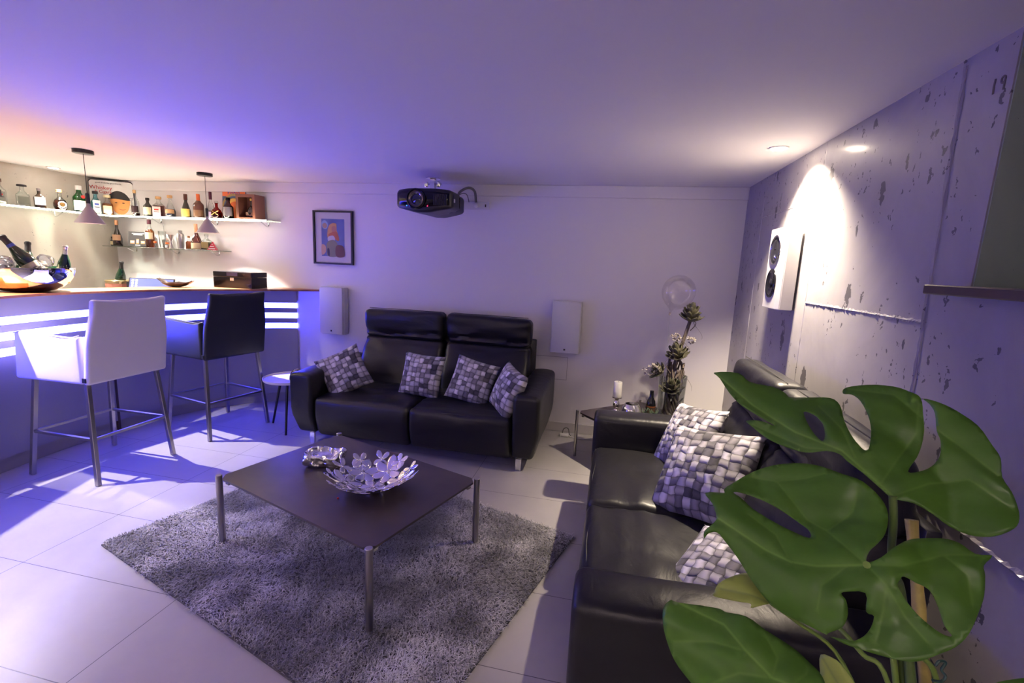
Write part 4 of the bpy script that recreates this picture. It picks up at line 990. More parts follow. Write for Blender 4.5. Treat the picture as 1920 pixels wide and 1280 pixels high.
# ------------------------------------------------------------------ bottles
ZU = 1.8272; ZL = 1.5175; YB = 4.055; XL = -5.19
def bottle(label, x, y, z, h_, w_, body, kind='round', cap=None, lab=None, liq=None, fill=.6, neck=.30, face=0, depth=1., extra=None, caph=.10, labspan=(.12, .50), cat='bottle', name='liquor_bottle', labw=.86, accent=None):
    t = thing(name, label, cat, (x, y, z), r_(face), group='bottles on the bar shelves')
    r = w_/2; sq = 5 if kind in ('square', 'flat') else None; nr = max(.0085, r*neck)
    sh_ = {'round': .62, 'square': .60, 'flat': .62, 'slope': .42, 'squat': .55, 'oval': .55}[kind]
    top_ = h_*(1-caph)
    if kind == 'oval': prof = [(r*.55, .001), (r*.8, h_*.03), (r, h_*.22), (r*.98, h_*.34), (r*.75, h_*.50), (r*.4, h_*.60), (nr, h_*.68), (nr, top_)]
    elif kind == 'slope': prof = [(r*.9, .001), (r, h_*.03), (r*.97, h_*.30), (r*.80, h_*sh_), (nr*1.5, h_*.60), (nr, h_*.68), (nr, top_)]
    else: prof = [(r*.92, .001), (r, h_*.02), (r, h_*sh_*.86), (r*.93, h_*sh_*.95), (r*.62, h_*sh_*1.06), (nr*1.1, h_*(sh_+.12)), (nr, h_*(sh_+.16)), (nr, top_)]
    dy = depth if kind == 'flat' else 1
    obj('bottle_body', lathe(prof, 28, 1, dy, sq), body, t, angle=50)
    if liq:
        zz = h_*fill; q = []
        for a_, b_ in zip(prof, prof[1:]):
            if a_[1] < zz: q.append((max(.003, a_[0]-.0022), max(.003, a_[1])))
            if a_[1] < zz <= b_[1]: k = (zz-a_[1])/(b_[1]-a_[1]); q.append((max(.003, a_[0]+(b_[0]-a_[0])*k-.0022), zz)); break
        obj('liquid', lathe(q, 24, 1, dy, sq), liq, t, angle=50)
    if cap:
        cm, cr2 = cap if isinstance(cap, tuple) else (cap, 1.25)
        obj('cap', lathe([(nr*cr2, top_-.006), (nr*cr2, h_-.002), (nr*cr2*.85, h_)], 18), cm, t)
    if lab:
        z0, z1 = h_*labspan[0], h_*labspan[1]
        if sq or kind == 'oval':
            yy = -r*dy*(1.0 if sq else .9)-.0012
            obj('label', box(-r*labw*.9, r*labw*.9, yy-.0008, yy, z0, z1), lab, t, smooth=False)
            lx = lambda u_, v_, wd, hh, m: obj('label_print', box(u_*r-wd*r, u_*r+wd*r, yy-.0016, yy-.0009, v_-hh, v_+hh), m, t, smooth=False)
            if accent: lx(0, z0+(z1-z0)*.68, labw*.5, (z1-z0)*.07, accent); lx(0, z0+(z1-z0)*.45, labw*.6, (z1-z0)*.03, ink)
        else:
            bm = BM(); prev = None
            for k in range(13):
                a = -PI/2+(k/12-.5)*2.3; q = [bm.verts.new(((r+.0012)*math.cos(a), (r+.0012)*math.sin(a), zz)) for zz in (z0, z1)]
                if prev: bm.faces.new((prev[0], q[0], q[1], prev[1]))
                prev = q
            obj('label', bm, lab, t)
            if accent:
                bm = BM(); prev = None
                for k in range(9):
                    a = -PI/2+(k/8-.5)*1.3; q = [bm.verts.new(((r+.0020)*math.cos(a), (r+.0020)*math.sin(a), zz)) for zz in (z0+(z1-z0)*.55, z0+(z1-z0)*.75)]
                    if prev: bm.faces.new((prev[0], q[0], q[1], prev[1]))
                    prev = q
                obj('label_print', bm, accent, t)
    return t
def toward(x, y): return math.degrees(math.atan2(-x, y))*1.0      # turn a label towards the room
FL = 62; FB = 22
t = bottle('clear square bottle with a dark figure on its label, leftmost on the shelf', XL, 3.12, ZU, .215, .088, clear, 'square', (dark_wood, 1.5), glass('frosted label', (.85, .86, .84), .05), None, face=FL, neck=.36, accent=red_m)
bm = BM(); add_box(bm, -.012, .012, -.0475, -.0460, .065, .12); obj('label_print', bm, ink, t, smooth=False)
bottle('clear squat bottle with flat black stopper, second from the left', XL, 3.285, ZU, .190, .088, clear, 'square', (ink, 2.2), glass('frosted label', (.85, .86, .84), .05), None, face=FL, neck=.34, caph=.05, labspan=(.1, .45))
bottle('dark brown bottle with a large blank white label on the left shelf', XL, 3.41, ZU, .178, .080, brown_gl, 'square', (steel, 1.2), paper, None, face=FL, labspan=(.16, .56), labw=1.0)
t = bottle('round amber flask with a ring shaped emblem on the left shelf', XL, 3.575, ZU, .194, .104, clear, 'oval', (cork, 1.5), None, amber_d, .50, face=FL, neck=.28)
for r0, r1, m, k in ((.030, .021, paper, 0), (.017, .0005, gold, 1)):
    bm = lathe([(r0, 0), (r1, .0005)], 24, capb=False, capt=False)
    for v in bm.verts: v.co = Vector((v.co.x+.008, -.0520-v.co.z-.001*k, v.co.y+.055))
    obj('emblem_ring', bm, m, t)
t = bottle('green gin style bottle with white cap and red seal', XL, 3.745, ZU, .258, .100, green_gl, 'round', (paper, 1.35), paper, None, face=FL, neck=.36, labspan=(.08, .44), caph=.14)
bm = lathe([(.015, 0), (.0005, .002)], 16, capb=False, capt=False)
for v in bm.verts: v.co = Vector((v.co.x+.022, -.050-v.co.z, v.co.y+.150))
obj('wax_seal', bm, red_m, t)
bottle('pale blue square bottle with black cap and white label', XL, 3.895, ZU, .229, .076, lblue_gl, 'square', (ink, 1.45), paper, None, face=FL, neck=.42, accent=blue_m, labspan=(.06, .60))
bottle('amber square bottle with cream label standing before the white sign', XL+.03, 3.985, ZU, .203, .088, clear, 'square', (cream, 1.7), cream, amber_l, .58, face=50, neck=.40, labspan=(.10, .46))
bottle('amber bottle half hidden behind the cream labelled square bottle', XL-.068, 3.962, ZU, .185, .058, clear, 'round', (cork, 1.4), None, amber_l, .5, face=50)
bottle('clear bottle with black band label over amber spirit, beside the white sign', -4.892, YB, ZU, .268, .070, clear, 'round', (cork, 1.25), mat('black label', (.03, .01, .012), .4), amber_d, .14, face=FB, labspan=(.16, .40), neck=.32)
bottle('squat black bottle with cream label on the upper shelf', -4.735, YB, ZU, .192, .078, brown_gl, 'round', (ink, 1.3), cream, None, face=FB, neck=.34)
bottle('wide clear square bottle with pink and white label', -4.597, YB, ZU, .207, .096, clear, 'square', (cork, 1.5), mat('pink label', (.75, .48, .44), .5), brown_gl and amber_d, .56, face=FB, neck=.36, labspan=(.04, .50), accent=red_m)
bottle('clear topped bottle with oval tan label on dark blue', -4.455, YB, ZU, .222, .090, clear, 'slope', (cork, 1.5), mat('tan label', (.42, .24, .12), .5), mat('navy band', (.02, .03, .08), .3), .38, face=FB, labspan=(.18, .36), neck=.34)
bottle('dark wine shaped bottle with a yellow label', -4.264, YB, ZU, .236, .084, mat('very dark olive glass', (.012, .014, .008), .08, coat=.4), 'slope', (dark_wood, 1.2), mat('yellow label', (.85, .62, .14), .5), None, face=FB, labspan=(.06, .38), neck=.34, caph=.22)
bottle('brown bottle with a tall orange neck wrap on the upper shelf', -4.112, YB, ZU, .238, .094, mat('brown sugar glass', (.12, .045, .03), .15, coat=.3), 'round', (orange_m, 1.2), mat('bronze label', (.20, .10, .05), .4), None, face=FB, labspan=(.08, .34), neck=.30, caph=.26)
bottle('tall clear bottle with dark neck label and red spirit low in it', -3.972, YB+.005, ZU, .262, .080, clear, 'slope', (mat('plum foil', (.10, .02, .04), .4), 1.2), mat('lilac label', (.45, .33, .50), .5), red_l, .30, face=FB, labspan=(.06, .26), neck=.30, caph=.26)
t = bottle('small round red bottle tied with a gold cross cord', -3.872, YB-.03, ZU, .170, .098, red_l, 'oval', (clear, 1.4), None, red_l, .40, face=FB, neck=.26)
for s in (-1, 1): obj('gold_cord', tube([(-.03*s, -.046, .075), (0, -.052, .055), (.03*s, -.048, .035)], .0022, 6), gold, t)
t = bottle('purple bottle with silver oval label, before the orange sign', -3.735, YB-.03, ZU, .206, .090, purple_l, 'round', (black_gloss, 1.3), mat('pewter label', (.35, .33, .34), .3, .6), purple_l, .6, face=FB, neck=.36, labspan=(.14, .55))
def sign_white():
    t = thing('bar_sign', 'white enamel sign with a face in a black cap, leaning in the shelf corner', 'sign', (-5.15, 4.03, ZU), r_(38))
    w_, h_ = .185, .355; bm = BM(); P = []
    for cx, cz, a0 in ((w_-.03, h_-.03, 0), (-w_+.03, h_-.03, 90), (-w_+.01, .01, 180), (w_-.01, .01, 270)):
        rr = .03 if a0 < 180 else .01
        for k in range(6): a = r_(a0+18*k); P.append((cx+rr*math.cos(a), cz+rr*math.sin(a)))
    for y0, y1, g, m, nm in ((.0, .004, 0, dark_metal, 'sign_back'), (-.002, -.0001, .006, paper, 'sign_plate')):
        bm = BM(); s = lambda p: (p[0]*(1-g/w_), (p[1]-h_/2)*(1-g*2/h_)+h_/2)
        A = [bm.verts.new((s(p)[0], y0, s(p)[1])) for p in P]; B = [bm.verts.new((s(p)[0], y1, s(p)[1])) for p in P]; bm.faces.new(A); bm.faces.new(B)
        for k in range(len(P)): bm.faces.new((A[k], A[(k+1) % len(P)], B[(k+1) % len(P)], B[k]))
        obj(nm, bm, m, t, smooth=False)
    def shp(pts, m, k, nm):
        bm = BM(); Q = spline([(x, 0, z) for x, z in pts], 5, True); f = bm.faces.new([bm.verts.new((p.x, -.0026-.0005*k, p.z)) for p in Q]); bmesh.ops.triangulate(bm, faces=[f]); obj(nm, bm, m, t, smooth=False)
    shp([(-.01, .185), (.0, .07), (.045, .02), (.10, .03), (.135, .09), (.135, .185)], mat('printed face', (.72, .33, .10), .5), 0, 'printed_face')
    shp([(-.03, .17), (-.02, .215), (.04, .255), (.10, .24), (.135, .20), (.14, .165), (.03, .175)], ink, 1, 'printed_cap')
    shp([(.045, .075), (.08, .062), (.11, .078), (.08, .070)], mat('printed lips', (.5, .12, .06), .5), 1, 'printed_lips')
    for x in (.03, .09): shp([(x-.012, .135), (x, .142), (x+.012, .135), (x, .13)], dark_wood, 1, 'printed_eye')
    RX = Matrix.Rotation(PI/2, 4, 'X')
    text_mesh('sign_text', 'Whiskey', .052, red_m, t, T_((-.085, -.004, .275))@RX); text_mesh('sign_text', '& Cigars', .040, red_m, t, T_((-.07, -.004, .235))@RX)
    text_mesh('sign_text', 'good drinks for good friends', .018, ink, t, T_((-.02, -.004, .325))@RX)
    for z in (.19, .165, .12, .07): obj('sign_rule', box(.142, .172, -.0036, -.0025, z, z+.003), ink, t, smooth=False)
sign_white()
def sign_orange():
    t = thing('tin_sign', 'orange and blue tin sign with a yellow arch, leaning behind the bottles', 'sign', (-3.775, 4.133, ZU), 0, rot=(r_(-3), 0, 0))
    obj('sign_plate', box(-.135, .135, 0, .006, 0, .312), mat('sign blue', (.05, .09, .18), .5), t, smooth=False)
    def arc(R0, R1, z0, m, k):
        bm = BM(); prev = None
        for i in range(25):
            a = PI*i/24; q = [bm.verts.new((max(-.133, min(.133, r*math.cos(a))), -.0010-.0006*k, z0+r*math.sin(a))) for r in (R0, R1)]
            if prev: bm.faces.new((prev[0], q[0], q[1], prev[1]))
            prev = q
        obj('printed_arch', bm, m, t, smooth=False)
    obj('printed_band', box(-.133, .133, -.0010, -.0001, .235, .310), orange_m, t, smooth=False)
    arc(.0, .095, .12, mat('printed yellow', (.85, .50, .10), .5), 3); arc(.098, .118, .12, mat('sign blue', (.05, .09, .18), .5), 2); arc(.118, .140, .12, mat('printed olive', (.35, .26, .08), .5), 1)
    obj('printed_field', box(-.095, .095, -.0028, -.0001, .01, .12), mat('printed yellow', (.85, .50, .10), .5), t, smooth=False)
    bm = BM(); Q = spline([(-.05, 0, .02), (-.055, 0, .12), (-.03, 0, .17), (.03, 0, .18), (.01, 0, .10), (.02, 0, .02)], 5, True); f = bm.faces.new([bm.verts.new((p.x, -.0036, p.z)) for p in Q]); bmesh.ops.triangulate(bm, faces=[f]); obj('printed_figure', bm, orange_m, t, smooth=False)
    text_mesh('sign_text', 'PARIS', .058, blue_m, t, T_((0, -.0016, .272))@Matrix.Rotation(PI/2, 4, 'X'))
sign_orange()
def bottle_box():
    t = thing('display_box', 'open fronted brown wooden box at the right end of the upper shelf', 'box', (-3.505, 4.055, ZU))
    w_, h_, d_ = .105, .235, .065; bm = BM()
    for a in ((-w_, -w_+.012, -d_, d_, 0, h_), (w_-.012, w_, -d_, d_, 0, h_), (-w_+.012, w_-.012, -d_, d_, 0, .012), (-w_+.012, w_-.012, -d_, d_, h_-.012, h_), (-w_+.012, w_-.012, d_-.008, d_, .012, h_-.012)): add_box(bm, *a)
    obj('box_shell', bm, mat('reddish brown box', (.22, .085, .05), .4), t, smooth=False)
    bm = BM()
    for a in ((-w_, -w_+.028, 0, h_), (w_-.028, w_, 0, h_), (-w_+.028, w_-.028, 0, .020), (-w_+.028, w_-.028, h_-.028, h_)): add_box(bm, a[0], a[1], -d_-.006, -d_-.0002, a[2], a[3])
    obj('front_frame', bm, mat('reddish brown box', (.2, .08, .05), .4), t, smooth=False)
    b_ = bottle('dark brown bottle with gold cap inside the wooden display box', -3.497, 4.060, ZU+.0125, .196, .092, brown_gl, 'oval', (gold, 1.5), mat('bronze label', (.20, .10, .05), .4), None, face=8, neck=.28, labspan=(.12, .30))
bottle_box()
# lower shelf
bottle('tiny dark bottle at the left end of the lower shelf', -5.262+.03, YB, ZL, .096, .034, brown_gl, 'round', (ink, 1.3), cream, None, face=FB, name='miniature_bottle')
bottle('dark round shouldered bottle with copper label on the lower shelf', -5.16, YB, ZL, .267, .084, brown_gl, 'slope', (mat('copper foil', (.45, .22, .12), .35, .7), 1.25), mat('copper label', (.48, .27, .16), .4), None, face=FB, labspan=(.22, .44), neck=.30, caph=.16)
def gift():
    t = thing('gift_box', 'black presentation box printed with three small bottles on the lower shelf', 'box', (-4.90, 4.065, ZL), r_(14), rot=(r_(-8), 0, r_(14)))
    obj('carton', box(-.100, .100, -.02, .02, .004, .155, .002, 1), ink, t, smooth=False)
    for x, w_, h_, m, m2 in ((-.055, .022, .034, amber_d, paper), (-.002, .013, .05, steel, paper), (.052, .020, .030, red_l, cream)):
        obj('printed_bottle', box(x-w_, x+w_, -.0212, -.0202, .030, .030+h_), mat('printed amber', (.45, .20, .06), .5), t, smooth=False); obj('printed_label', box(x-w_*.8, x+w_*.8, -.0222, -.0213, .040, .030+h_*.85), m2, t, smooth=False)
    for z, w_ in ((.133, .062), (.120, .045), (.012, .025)): obj('printed_line', box(-w_, w_, -.0212, -.0202, z, z+.007), paper, t, smooth=False)
gift()
bottle('golden whisky bottle with cream label and brown band on the lower shelf', -4.727, YB-.01, ZL, .283, .080, clear, 'round', (mat('plum foil', (.1, .02, .04), .4), 1.25), cream, amber_l, .66, face=FB, labspan=(.30, .54), neck=.36, caph=.14)
bottle('tiny orange capped bottle right of the golden whisky', -4.645, YB-.03, ZL, .066, .026, clear, 'round', (orange_m, 1.6), None, None, name='miniature_bottle', caph=.2)
bottle('tiny orange capped bottle in front of the steel jigger', -4.475, YB-.05, ZL, .060, .030, clear, 'round', (orange_m, 1.6), paper, None, name='miniature_bottle', caph=.2)
def cup(label, x, y, z, prof, m, name, cat):
    o = obj(name, lathe(prof, 28, capt=False), m); o.location = (x, y, z); tag(o, label, cat, None); return o
cup('clear mixing glass on the lower shelf right of the golden whisky', -4.605, YB+.02, ZL, [(.001, .001), (.026, .001), (.028, .01), (.036, .172), (.034, .172), (.026, .012), (.001, .008)], clear, 'mixing_glass', 'glass')
t = cup('clear tumbler holding a long bar spoon on the lower shelf', -4.548, YB, ZL, [(.001, .001), (.022, .001), (.030, .085), (.028, .085), (.021, .006), (.001, .005)], clear, 'tumbler', 'glass')
tag(obj('bar_spoon', tube([(-4.548+.006, YB, ZL+.008), (-4.562, YB, ZL+.245)], .0028, 8), steel), 'long steel bar spoon standing in the clear tumbler', 'spoon')
t = thing('cocktail_jigger', 'double ended steel jigger with handle on the lower shelf', 'jigger', (-4.478, YB, ZL))
obj('cups', lathe([(.024, .001), (.020, .004), (.006, .065), (.006, .072), (.026, .140), (.024, .140), (.004, .075)], 24, capt=False), steel, t); obj('handle', tube([(-.006, 0, .12), (-.05, 0, .138)], .004, 8), steel, t)
t = thing('cocktail_shaker', 'steel cocktail shaker on the lower shelf', 'shaker', (-4.358, YB, ZL))
obj('shaker_body', lathe([(.001, .001), (.026, .001), (.037, .115), (.034, .125), (.001, .125)], 28), steel, t); obj('shaker_lid', lathe([(.034, .126), (.030, .150), (.020, .158), (.0185, .160)], 28), steel, t); obj('shaker_cap', lathe([(.0185, .160), (.0185, .182), (.014, .187), (.001, .187)], 24), steel, t)
bottle('small orange spirit bottle between shaker and cognac', -4.257, YB, ZL, .134, .050, clear, 'square', (mat('copper foil', (.45, .22, .12), .35, .7), 1.3), None, amber_l, .60, face=FB, neck=.36, name='miniature_bottle')
bottle('reddish cognac bottle with long orange neck on the lower shelf', -4.163, YB, ZL, .256, .098, clear, 'slope', (mat('salmon wrap', (.62, .28, .16), .5), 1.2), cream, cognac_l, .66, face=FB, labspan=(.03, .26), neck=.28, caph=.30)
bottle('clear bottle with olive liquid behind the near pendant tip', -4.043, YB, ZL, .160, .084, clear, 'square', (clear, 1.3), mat('olive label', (.26, .22, .09), .5), glass('olive liquid', (.45, .42, .15), .08), .50, face=FB, neck=.36)
t = thing('sweet_packet', 'small red and white triangular packet at the right end of the lower shelf', 'packet', (-3.954, YB-.02, ZL), r_(20))
bm = BM(); vs = [bm.verts.new(p) for p in ((-.045, -.02, .001), (.045, -.02, .001), (.045, .02, .001), (-.045, .02, .001), (-.002, -.004, .085), (.006, .004, .085))]
for q in ((0, 1, 2, 3), (0, 1, 5, 4), (2, 3, 4, 5), (0, 3, 4), (1, 2, 5)): bm.faces.new([vs[i] for i in q])
obj('wrapper', bm, mat('red foil', (.55, .05, .08), .3), t, smooth=False)
for k in range(3): obj('white_stripe', box(-.03+.012*k, .03-.012*k, -.0215+.006*k, -.0195+.006*k, .012+.022*k, .020+.022*k), paper, t, smooth=False)

# ------------------------------------------------------------------ on the bar top
BZ = 1.1805
bc = Vector((-3.965, 2.475, BZ))
def hull(rr, hh, n=64, zb=.001, tilt=0.0):
    prof = [(.001, zb), (.09, zb)]+[(rr*math.sin(k*PI/2/11)**.62*1.0, hh*(1-math.cos(k*PI/2/11))**.92+zb) for k in range(2, 12)]
    return prof
t = thing('champagne_bowl', 'huge polished steel champagne bowl with copper underside at the left bar end', 'bowl', bc)
prof = [(.001, .001), (.10, .001), (.155, .010), (.205, .035), (.245, .068), (.272, .105), (.284, .145), (.285, .170)]
bm = lathe(prof+[(.281, .170), (.279, .145), (.266, .107), (.238, .072), (.198, .040), (.150, .016), (.001, .010)], 64)
for v in bm.verts: v.co = Vector((v.co.x*.90, v.co.y*.90, v.co.z))
bo = obj('bowl_shell', bm, [steel, mat('copper', (.62, .27, .13), .22, 1.), mat('mirror steel', (.75, .74, .76), .05, 1.)], t)
for f in bo.data.polygons:
    a = math.atan2(f.center.y, f.center.x); zc = f.center.z
    # wave shaped copper skin over the lower hull
    f.material_index = 1 if f.normal.z < .3 and zc < .075+.07*math.cos(a+2.45) and f.normal.length > 0 and math.hypot(f.center.x, f.center.y) > .09 and (f.center.x*f.normal.x+f.center.y*f.normal.y) > 0 else 2
def champagne(label, loc, rot, lab=True, cat='bottle', neckcol=ink, band=None, s=1.0):
    t = thing('champagne_bottle', label, cat, loc, 0, rot=rot)
    prof = [(.001*s, .001), (.040*s, .001), (.044*s, .008*s), (.044*s, .135*s), (.040*s, .165*s), (.028*s, .205*s), (.0165*s, .240*s), (.0145*s, .285*s), (.0165*s, .290*s), (.0165*s, .300*s), (.001*s, .300*s)]
    obj('bottle_body', lathe(prof, 28), dgreen_gl, t)
    obj('neck_foil', lathe([(.0185*s, .232*s), (.0162*s, .262*s), (.0160*s, .284*s), (.0185*s, .289*s), (.0185*s, .302*s), (.012*s, .308*s), (.001, .308*s)], 20, capb=False), neckcol, t)
    if band: obj('neck_band', lathe([(.0195*s, .232*s), (.0180*s, .250*s)], 20, capb=False, capt=False), band, t)
    if lab: obj('label', lathe([(.0446*s, .050*s), (.0446*s, .120*s)], 28, capb=False, capt=False), cream, t)
    return t
champagne('big green champagne bottle leaning left out of the steel bowl', (bc.x+.105, bc.y+.045, BZ+.075), (r_(6), r_(-33), r_(33)), True, band=blue_m, s=1.16)
champagne('champagne bottle behind the big leaning one, only its dark top showing', (bc.x-.085, bc.y+.06, BZ+.045), (r_(-12), r_(-12), 0), True)
champagne('champagne bottle with silver foil leaning right out of the steel bowl', (bc.x+.135, bc.y+.125, BZ+.062), (r_(-6), r_(4), 0), True, neckcol=mat('silver foil', (.75, .72, .68), .25, 1.), s=.86)
ice = glass('clear ice', (.88, .88, .93), .22, .08)
for k, (dx, dy, dz, r) in enumerate(((.10, -.02, .185, .058), (.155, .02, .235, .062), (.06, .05, .20, .05), (.185, -.04, .175, .045), (-.16, -.04, .185, .08), (-.21, .02, .205, .075), (-.09, -.07, .165, .06))):
    bm = rbox(r*1.5, r*1.3, r*1.4, r*.6, 6, lambda x, y, z, k=k: (x+.008*nz(x, y, z, 20, k), y+.008*nz(x, y, z, 20, k+9), z+.008*nz(x, y, z, 20, k+5)))
    o = obj('ice_block', bm, ice); o.location = (bc.x+dx, bc.y+dy, BZ+dz-.02); tag(o, ('clear ice block at the foot of the right bottle, in the champagne bowl', 'topmost clear ice block in the right half of the champagne bowl', 'clear ice block in the middle of the champagne bowl', 'small clear ice block at the right rim of the champagne bowl', 'large clear ice block left of the leaning bottle, by the front rim', 'highest clear ice block at the left rim of the champagne bowl', 'clear ice block just left of the leaning green bottle')[k], 'ice', 'ice blocks in the champagne bowl')
t = thing('curled_dish', 'small dark dish with upturned curling ends on the bar top', 'dish', (-3.79, 3.45, BZ), r_(28))
def dish_fn(x, y, z):
    k = x/.15; zz = .012+.065*abs(k)**2.2+(.018 if x < -.1 else 0)*(-x/.15)
    return (x, y*(1-.75*abs(k)**2.4), max(.001, z*(.8)+zz-.008+.03*(y/.06)**2*(1-abs(k))))
obj('dish_shell', rbox(.27, .14, .010, .004, 18, dish_fn), mat('dark bronze', (.025, .015, .013), .28, .3), t)
t = thing('humidor_box', 'glossy black lidded box with a small gold clasp on the bar top', 'box', (-3.445, 3.815, BZ), r_(4))
obj('box_body', box(-.195, .195, -.11, .11, .001, .100, .003), black_gloss, t, smooth=False); obj('lid', box(-.196, .196, -.111, .111, .1015, .148, .004), black_gloss, t, smooth=False)
obj('clasp', box(-.02, .02, -.1155, -.1103, .068, .095, .002), chrome, t, smooth=False); obj('lid_plate', box(-.055, .055, -.1126, -.1112, .112, .142), mat('dark plate', (.06, .06, .09), .3, .6), t, smooth=False)
# behind the bar on the work counter
wz = 1.0005
t = thing('ice_bucket', 'gold rimmed wine bucket behind the bar in the corner', 'bucket', (-4.97, 3.88, wz))
obj('bucket_body', lathe([(.001, .001), (.085, .001), (.112, .165), (.118, .168), (.114, .172), (.107, .166), (.081, .008), (.001, .008)], 36), mat('champagne gold metal', (.66, .50, .28), .28, .8), t)
obj('emblem', lathe([(.1105, .08), (.114, .14)], 10, capb=False, capt=False), mat('worn emblem', (.55, .22, .16), .5), t).scale = (.999, .999, 1)
champagne('champagne bottle standing tilted in the gold rimmed bucket', (-4.995, 3.90, wz+.055), (0, r_(10), 0), True, neckcol=ink, s=1.02)
t = thing('tablet', 'tablet with a light blue screen propped behind the bar', 'tablet', (-4.53, 3.82, wz), 0, rot=(r_(-18), 0, r_(18)))
obj('tablet_case', box(-.215, .215, -.006, .006, .003, .222, .004), black_matt, t, smooth=False)
obj('screen', box(-.203, .203, -.0075, -.0062, .012, .212), mat('tablet screen', (.1, .1, .2), .2, emit=(.18, .25, .75), estr=.7), t, smooth=False, label='lit light blue screen')
for i in range(2):
    for j in range(3): obj('screen_icon', box(-.185+.035*i, -.165+.035*i, -.0085, -.0076, .125+.028*j, .145+.028*j), mat('screen icon', (.5, .5, .6), .3, emit=(.8, .85, 1), estr=1.3), t, smooth=False)
t = thing('camera_like_gadget', 'small black gadget lying between bucket and tablet', 'gadget', (-4.77, 3.86, wz))
obj('gadget_body', box(-.05, .05, -.03, .03, .001, .165, .006), black_matt, t); obj('gadget_lens', lathe([(.02, .165), (.02, .178), (.015, .18)], 16), dark_metal, t)
t['category'] = 'gadget'; t.name = 'black_gadget'

# ------------------------------------------------------------------ monstera
def pin(p, poly):
    x, y = p; ins = False
    for i in range(len(poly)):
        x1, y1 = poly[i]; x2, y2 = poly[i-1]
        if (y1 > y) != (y2 > y) and x < (x2-x1)*(y-y1)/(y2-y1)+x1: ins = not ins
    return ins
def smooth_poly(P):
    return [(v.x, v.y) for v in spline([(x, y, 0) for x, y in P], 3, True)]
def seg_d(p, a, b):
    ax, ay = a; bx, by = b; dx, dy = bx-ax, by-ay; l2 = dx*dx+dy*dy or 1e-9; t = max(0, min(1, ((p[0]-ax)*dx+(p[1]-ay)*dy)/l2)); return math.hypot(p[0]-ax-t*dx, p[1]-ay-t*dy)
plant = thing('monstera_plant', 'large green monstera plant with split leaves in the right foreground', 'plant', (.64, .72, 0))
def build_leaf(spec, step=.0085):
    name, O, e1, e2, n, outl, holes, veins = spec
    out = smooth_poly(outl); hl = [smooth_poly(h_) for h_ in holes]; V = []; E = []
    for P in [out]+hl:
        b0 = len(V); V += [Vector(p) for p in P]; E += [(b0+k, b0+(k+1) % len(P)) for k in range(len(P))]
    for v_ in veins:
        for a, b in zip(v_, v_[1:]):
            n_ = max(1, int(math.hypot(b[0]-a[0], b[1]-a[1])/.005)); nx_, ny_ = -(b[1]-a[1]), b[0]-a[0]; l_ = math.hypot(nx_, ny_) or 1
            for k in range(n_):
                for o_ in (-.0032, 0, .0032):
                    q = (a[0]+(b[0]-a[0])*k/n_+nx_/l_*o_, a[1]+(b[1]-a[1])*k/n_+ny_/l_*o_)
                    if pin(q, out) and not any(pin(q, h_) for h_ in hl) and min((b_.x-q[0])**2+(b_.y-q[1])**2 for b_ in V) > .0021**2: V.append(Vector(q))
    xs = [p[0] for p in out]; ys = [p[1] for p in out]; bpts = list(V)
    y = min(ys)
    row = 0
    while y < max(ys):
        x = min(xs)+(step/2 if row % 2 else 0)
        while x < max(xs):
            if pin((x, y), out) and not any(pin((x, y), h_) for h_ in hl) and min((b.x-x)**2+(b.y-y)**2 for b in bpts) > (step*.45)**2: V.append(Vector((x, y)))
            x += step
        y += step*.87; row += 1
    vs, es, fs, *_ = delaunay_2d_cdt(V, E, [], 0, 1e-6)
    bm = BM(); bv = []; vl = []
    for p in vs:
        dm = min(min(seg_d(p, a, b) for a, b in zip(v_, v_[1:])) for v_ in veins); d0 = min(seg_d(p, a, b) for a, b in zip(veins[0], veins[0][1:]))
        main = math.exp(-(d0/.0026)**2); sec = math.exp(-(dm/.0022)**2)*.4
        z = -.012*min(1, d0/.08)**2*2-.0035*math.exp(-(dm/.009)**2)+.017*nz(p.x, p.y, O[0]*9, 9)+.004*nz(p.x, p.y, 3, 24)
        bv.append(bm.verts.new(Vector(O)+Vector(e1)*p.x+Vector(e2)*p.y+Vector(n)*z)); vl.append(max(main, sec))
    for f in fs:
        c = sum((vs[i] for i in f), Vector((0, 0)))/len(f)
        if pin(c, out) and not any(pin(c, h_) for h_ in hl):
            try: bm.faces.new([bv[i] for i in f])
            except ValueError: pass
    me = bpy.data.meshes.new('leaf'); 
    for f in bm.faces: f.smooth = True
    bm.verts.index_update(); bm.to_mesh(me); bm.free()
    at = me.attributes.new('vein', 'FLOAT', 'POINT'); at.data.foreach_set('value', vl)
    o = bpy.data.objects.new('leaf', me); C.objects.link(o); me.materials.append(leaf_y if name in ('young', 'upright') else leaf_a)
    o.parent = plant; o.matrix_parent_inverse = Matrix.Identity(4); o.location = -Vector((.64, .72, 0))
    md = o.modifiers.new('thickness', 'SOLIDIFY'); md.thickness = .0011; md.offset = 0
    if name == 'young': o['label'] = 'small light green young leaf'
    return o
for sp_ in LEAVES: build_leaf(sp_)
def stem(pts, r, m, nm='stem'):
    o = obj(nm, tube(spline(pts, 6), r, 10), m, plant); o.location = -Vector((.64, .72, 0)); return o
gs = mat('green stalk', (.10, .17, .03), .45); gs2 = mat('bright green stalk', (.20, .32, .05), .45)
core = (.60, .90, .82)
stem([(.502, .869, 1.156), (.513, .873, 1.105), (.526, .886, 1.044), (.561, .921, .96), (.59, .90, .80), (.62, .80, .45)], .0062, gs, 'petiole')
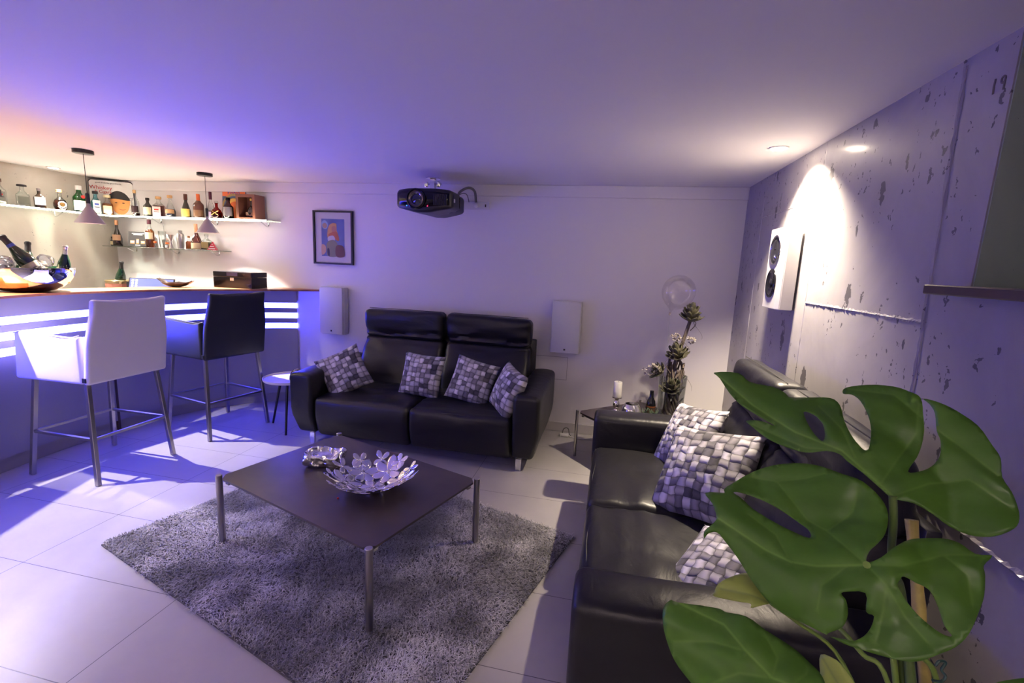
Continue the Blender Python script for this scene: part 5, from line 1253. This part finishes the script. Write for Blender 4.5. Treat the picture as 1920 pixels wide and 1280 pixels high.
stem([(.444, .800, 1.061), (.460, .820, 1.040), (.505, .870, .985), (.563, .915, .88), (.615, .82, .50)], .0055, gs2, 'petiole')
stem([(.442, .914, .885), (.463, .877, .882), (.485, .838, .868), (.521, .818, .833), (.60, .77, .55), (.63, .74, .36)], .0042, gs2, 'petiole')
stem([(.335, .857, .922), (.387, .87, .885), (.473, .866, .82), (.56, .82, .62), (.62, .76, .38)], .0036, gs2, 'petiole')
stem([(.556, .913, .98), (.574, .921, .946), (.586, .885, .839), (.60, .85, .70), (.63, .76, .36)], .0085, gs, 'main_stem')
stem([(.588, .859, .868), (.615, .858, .831), (.63, .82, .7), (.64, .76, .4)], .0048, gs2, 'petiole')
stem([(.330, .651, .935), (.42, .70, .80), (.52, .72, .60), (.62, .72, .36)], .005, gs, 'petiole')
stem([(.389, .698, .897), (.45, .70, .75), (.55, .71, .55), (.63, .73, .36)], .004, gs, 'petiole')
stem([(.693, .764, .915), (.68, .75, .7), (.65, .73, .38)], .004, gs, 'petiole')
bam = mat('bamboo cane', (.60, .50, .11), .5, vary=(40, (.45, .36, .08)))
bp0, bp1 = Vector((.617, 1.0, 1.056)), Vector((.655, .745, .34)); o = obj('bamboo_stake', tube([bp0.lerp(bp1, k/24) for k in range(25)], [.0098 if k % 5 else .0112 for k in range(25)], 14), bam, plant); o.location = -Vector((.64, .72, 0))
stem([(.604, .851, .862), (.61, .853, .871), (.621, .855, .869), (.615, .852, .856), (.623, .852, .845), (.615, .848, .836), (.601, .846, .837)], .0022, mat('green coated wire', (.03, .08, .06), .4), 'plant_tie')
pt_ = thing('plant_pot', 'black plant pot standing on the floor under the monstera', 'pot', (.64, .72, 0))
obj('pot_body', lathe([(.001, .001), (.12, .001), (.155, .33), (.162, .335), (.162, .35), (.150, .35), (.148, .30), (.112, .01), (.001, .01)], 40), black_matt, pt_)
obj('soil', lathe([(.001, .290), (.144, .290), (.144, .302), (.10, .312), (.001, .318)], 30), mat('potting soil', (.03, .02, .015), .9, bump=(80, .8, .01)), pt_)
plant.location = (.64, .72, .0)
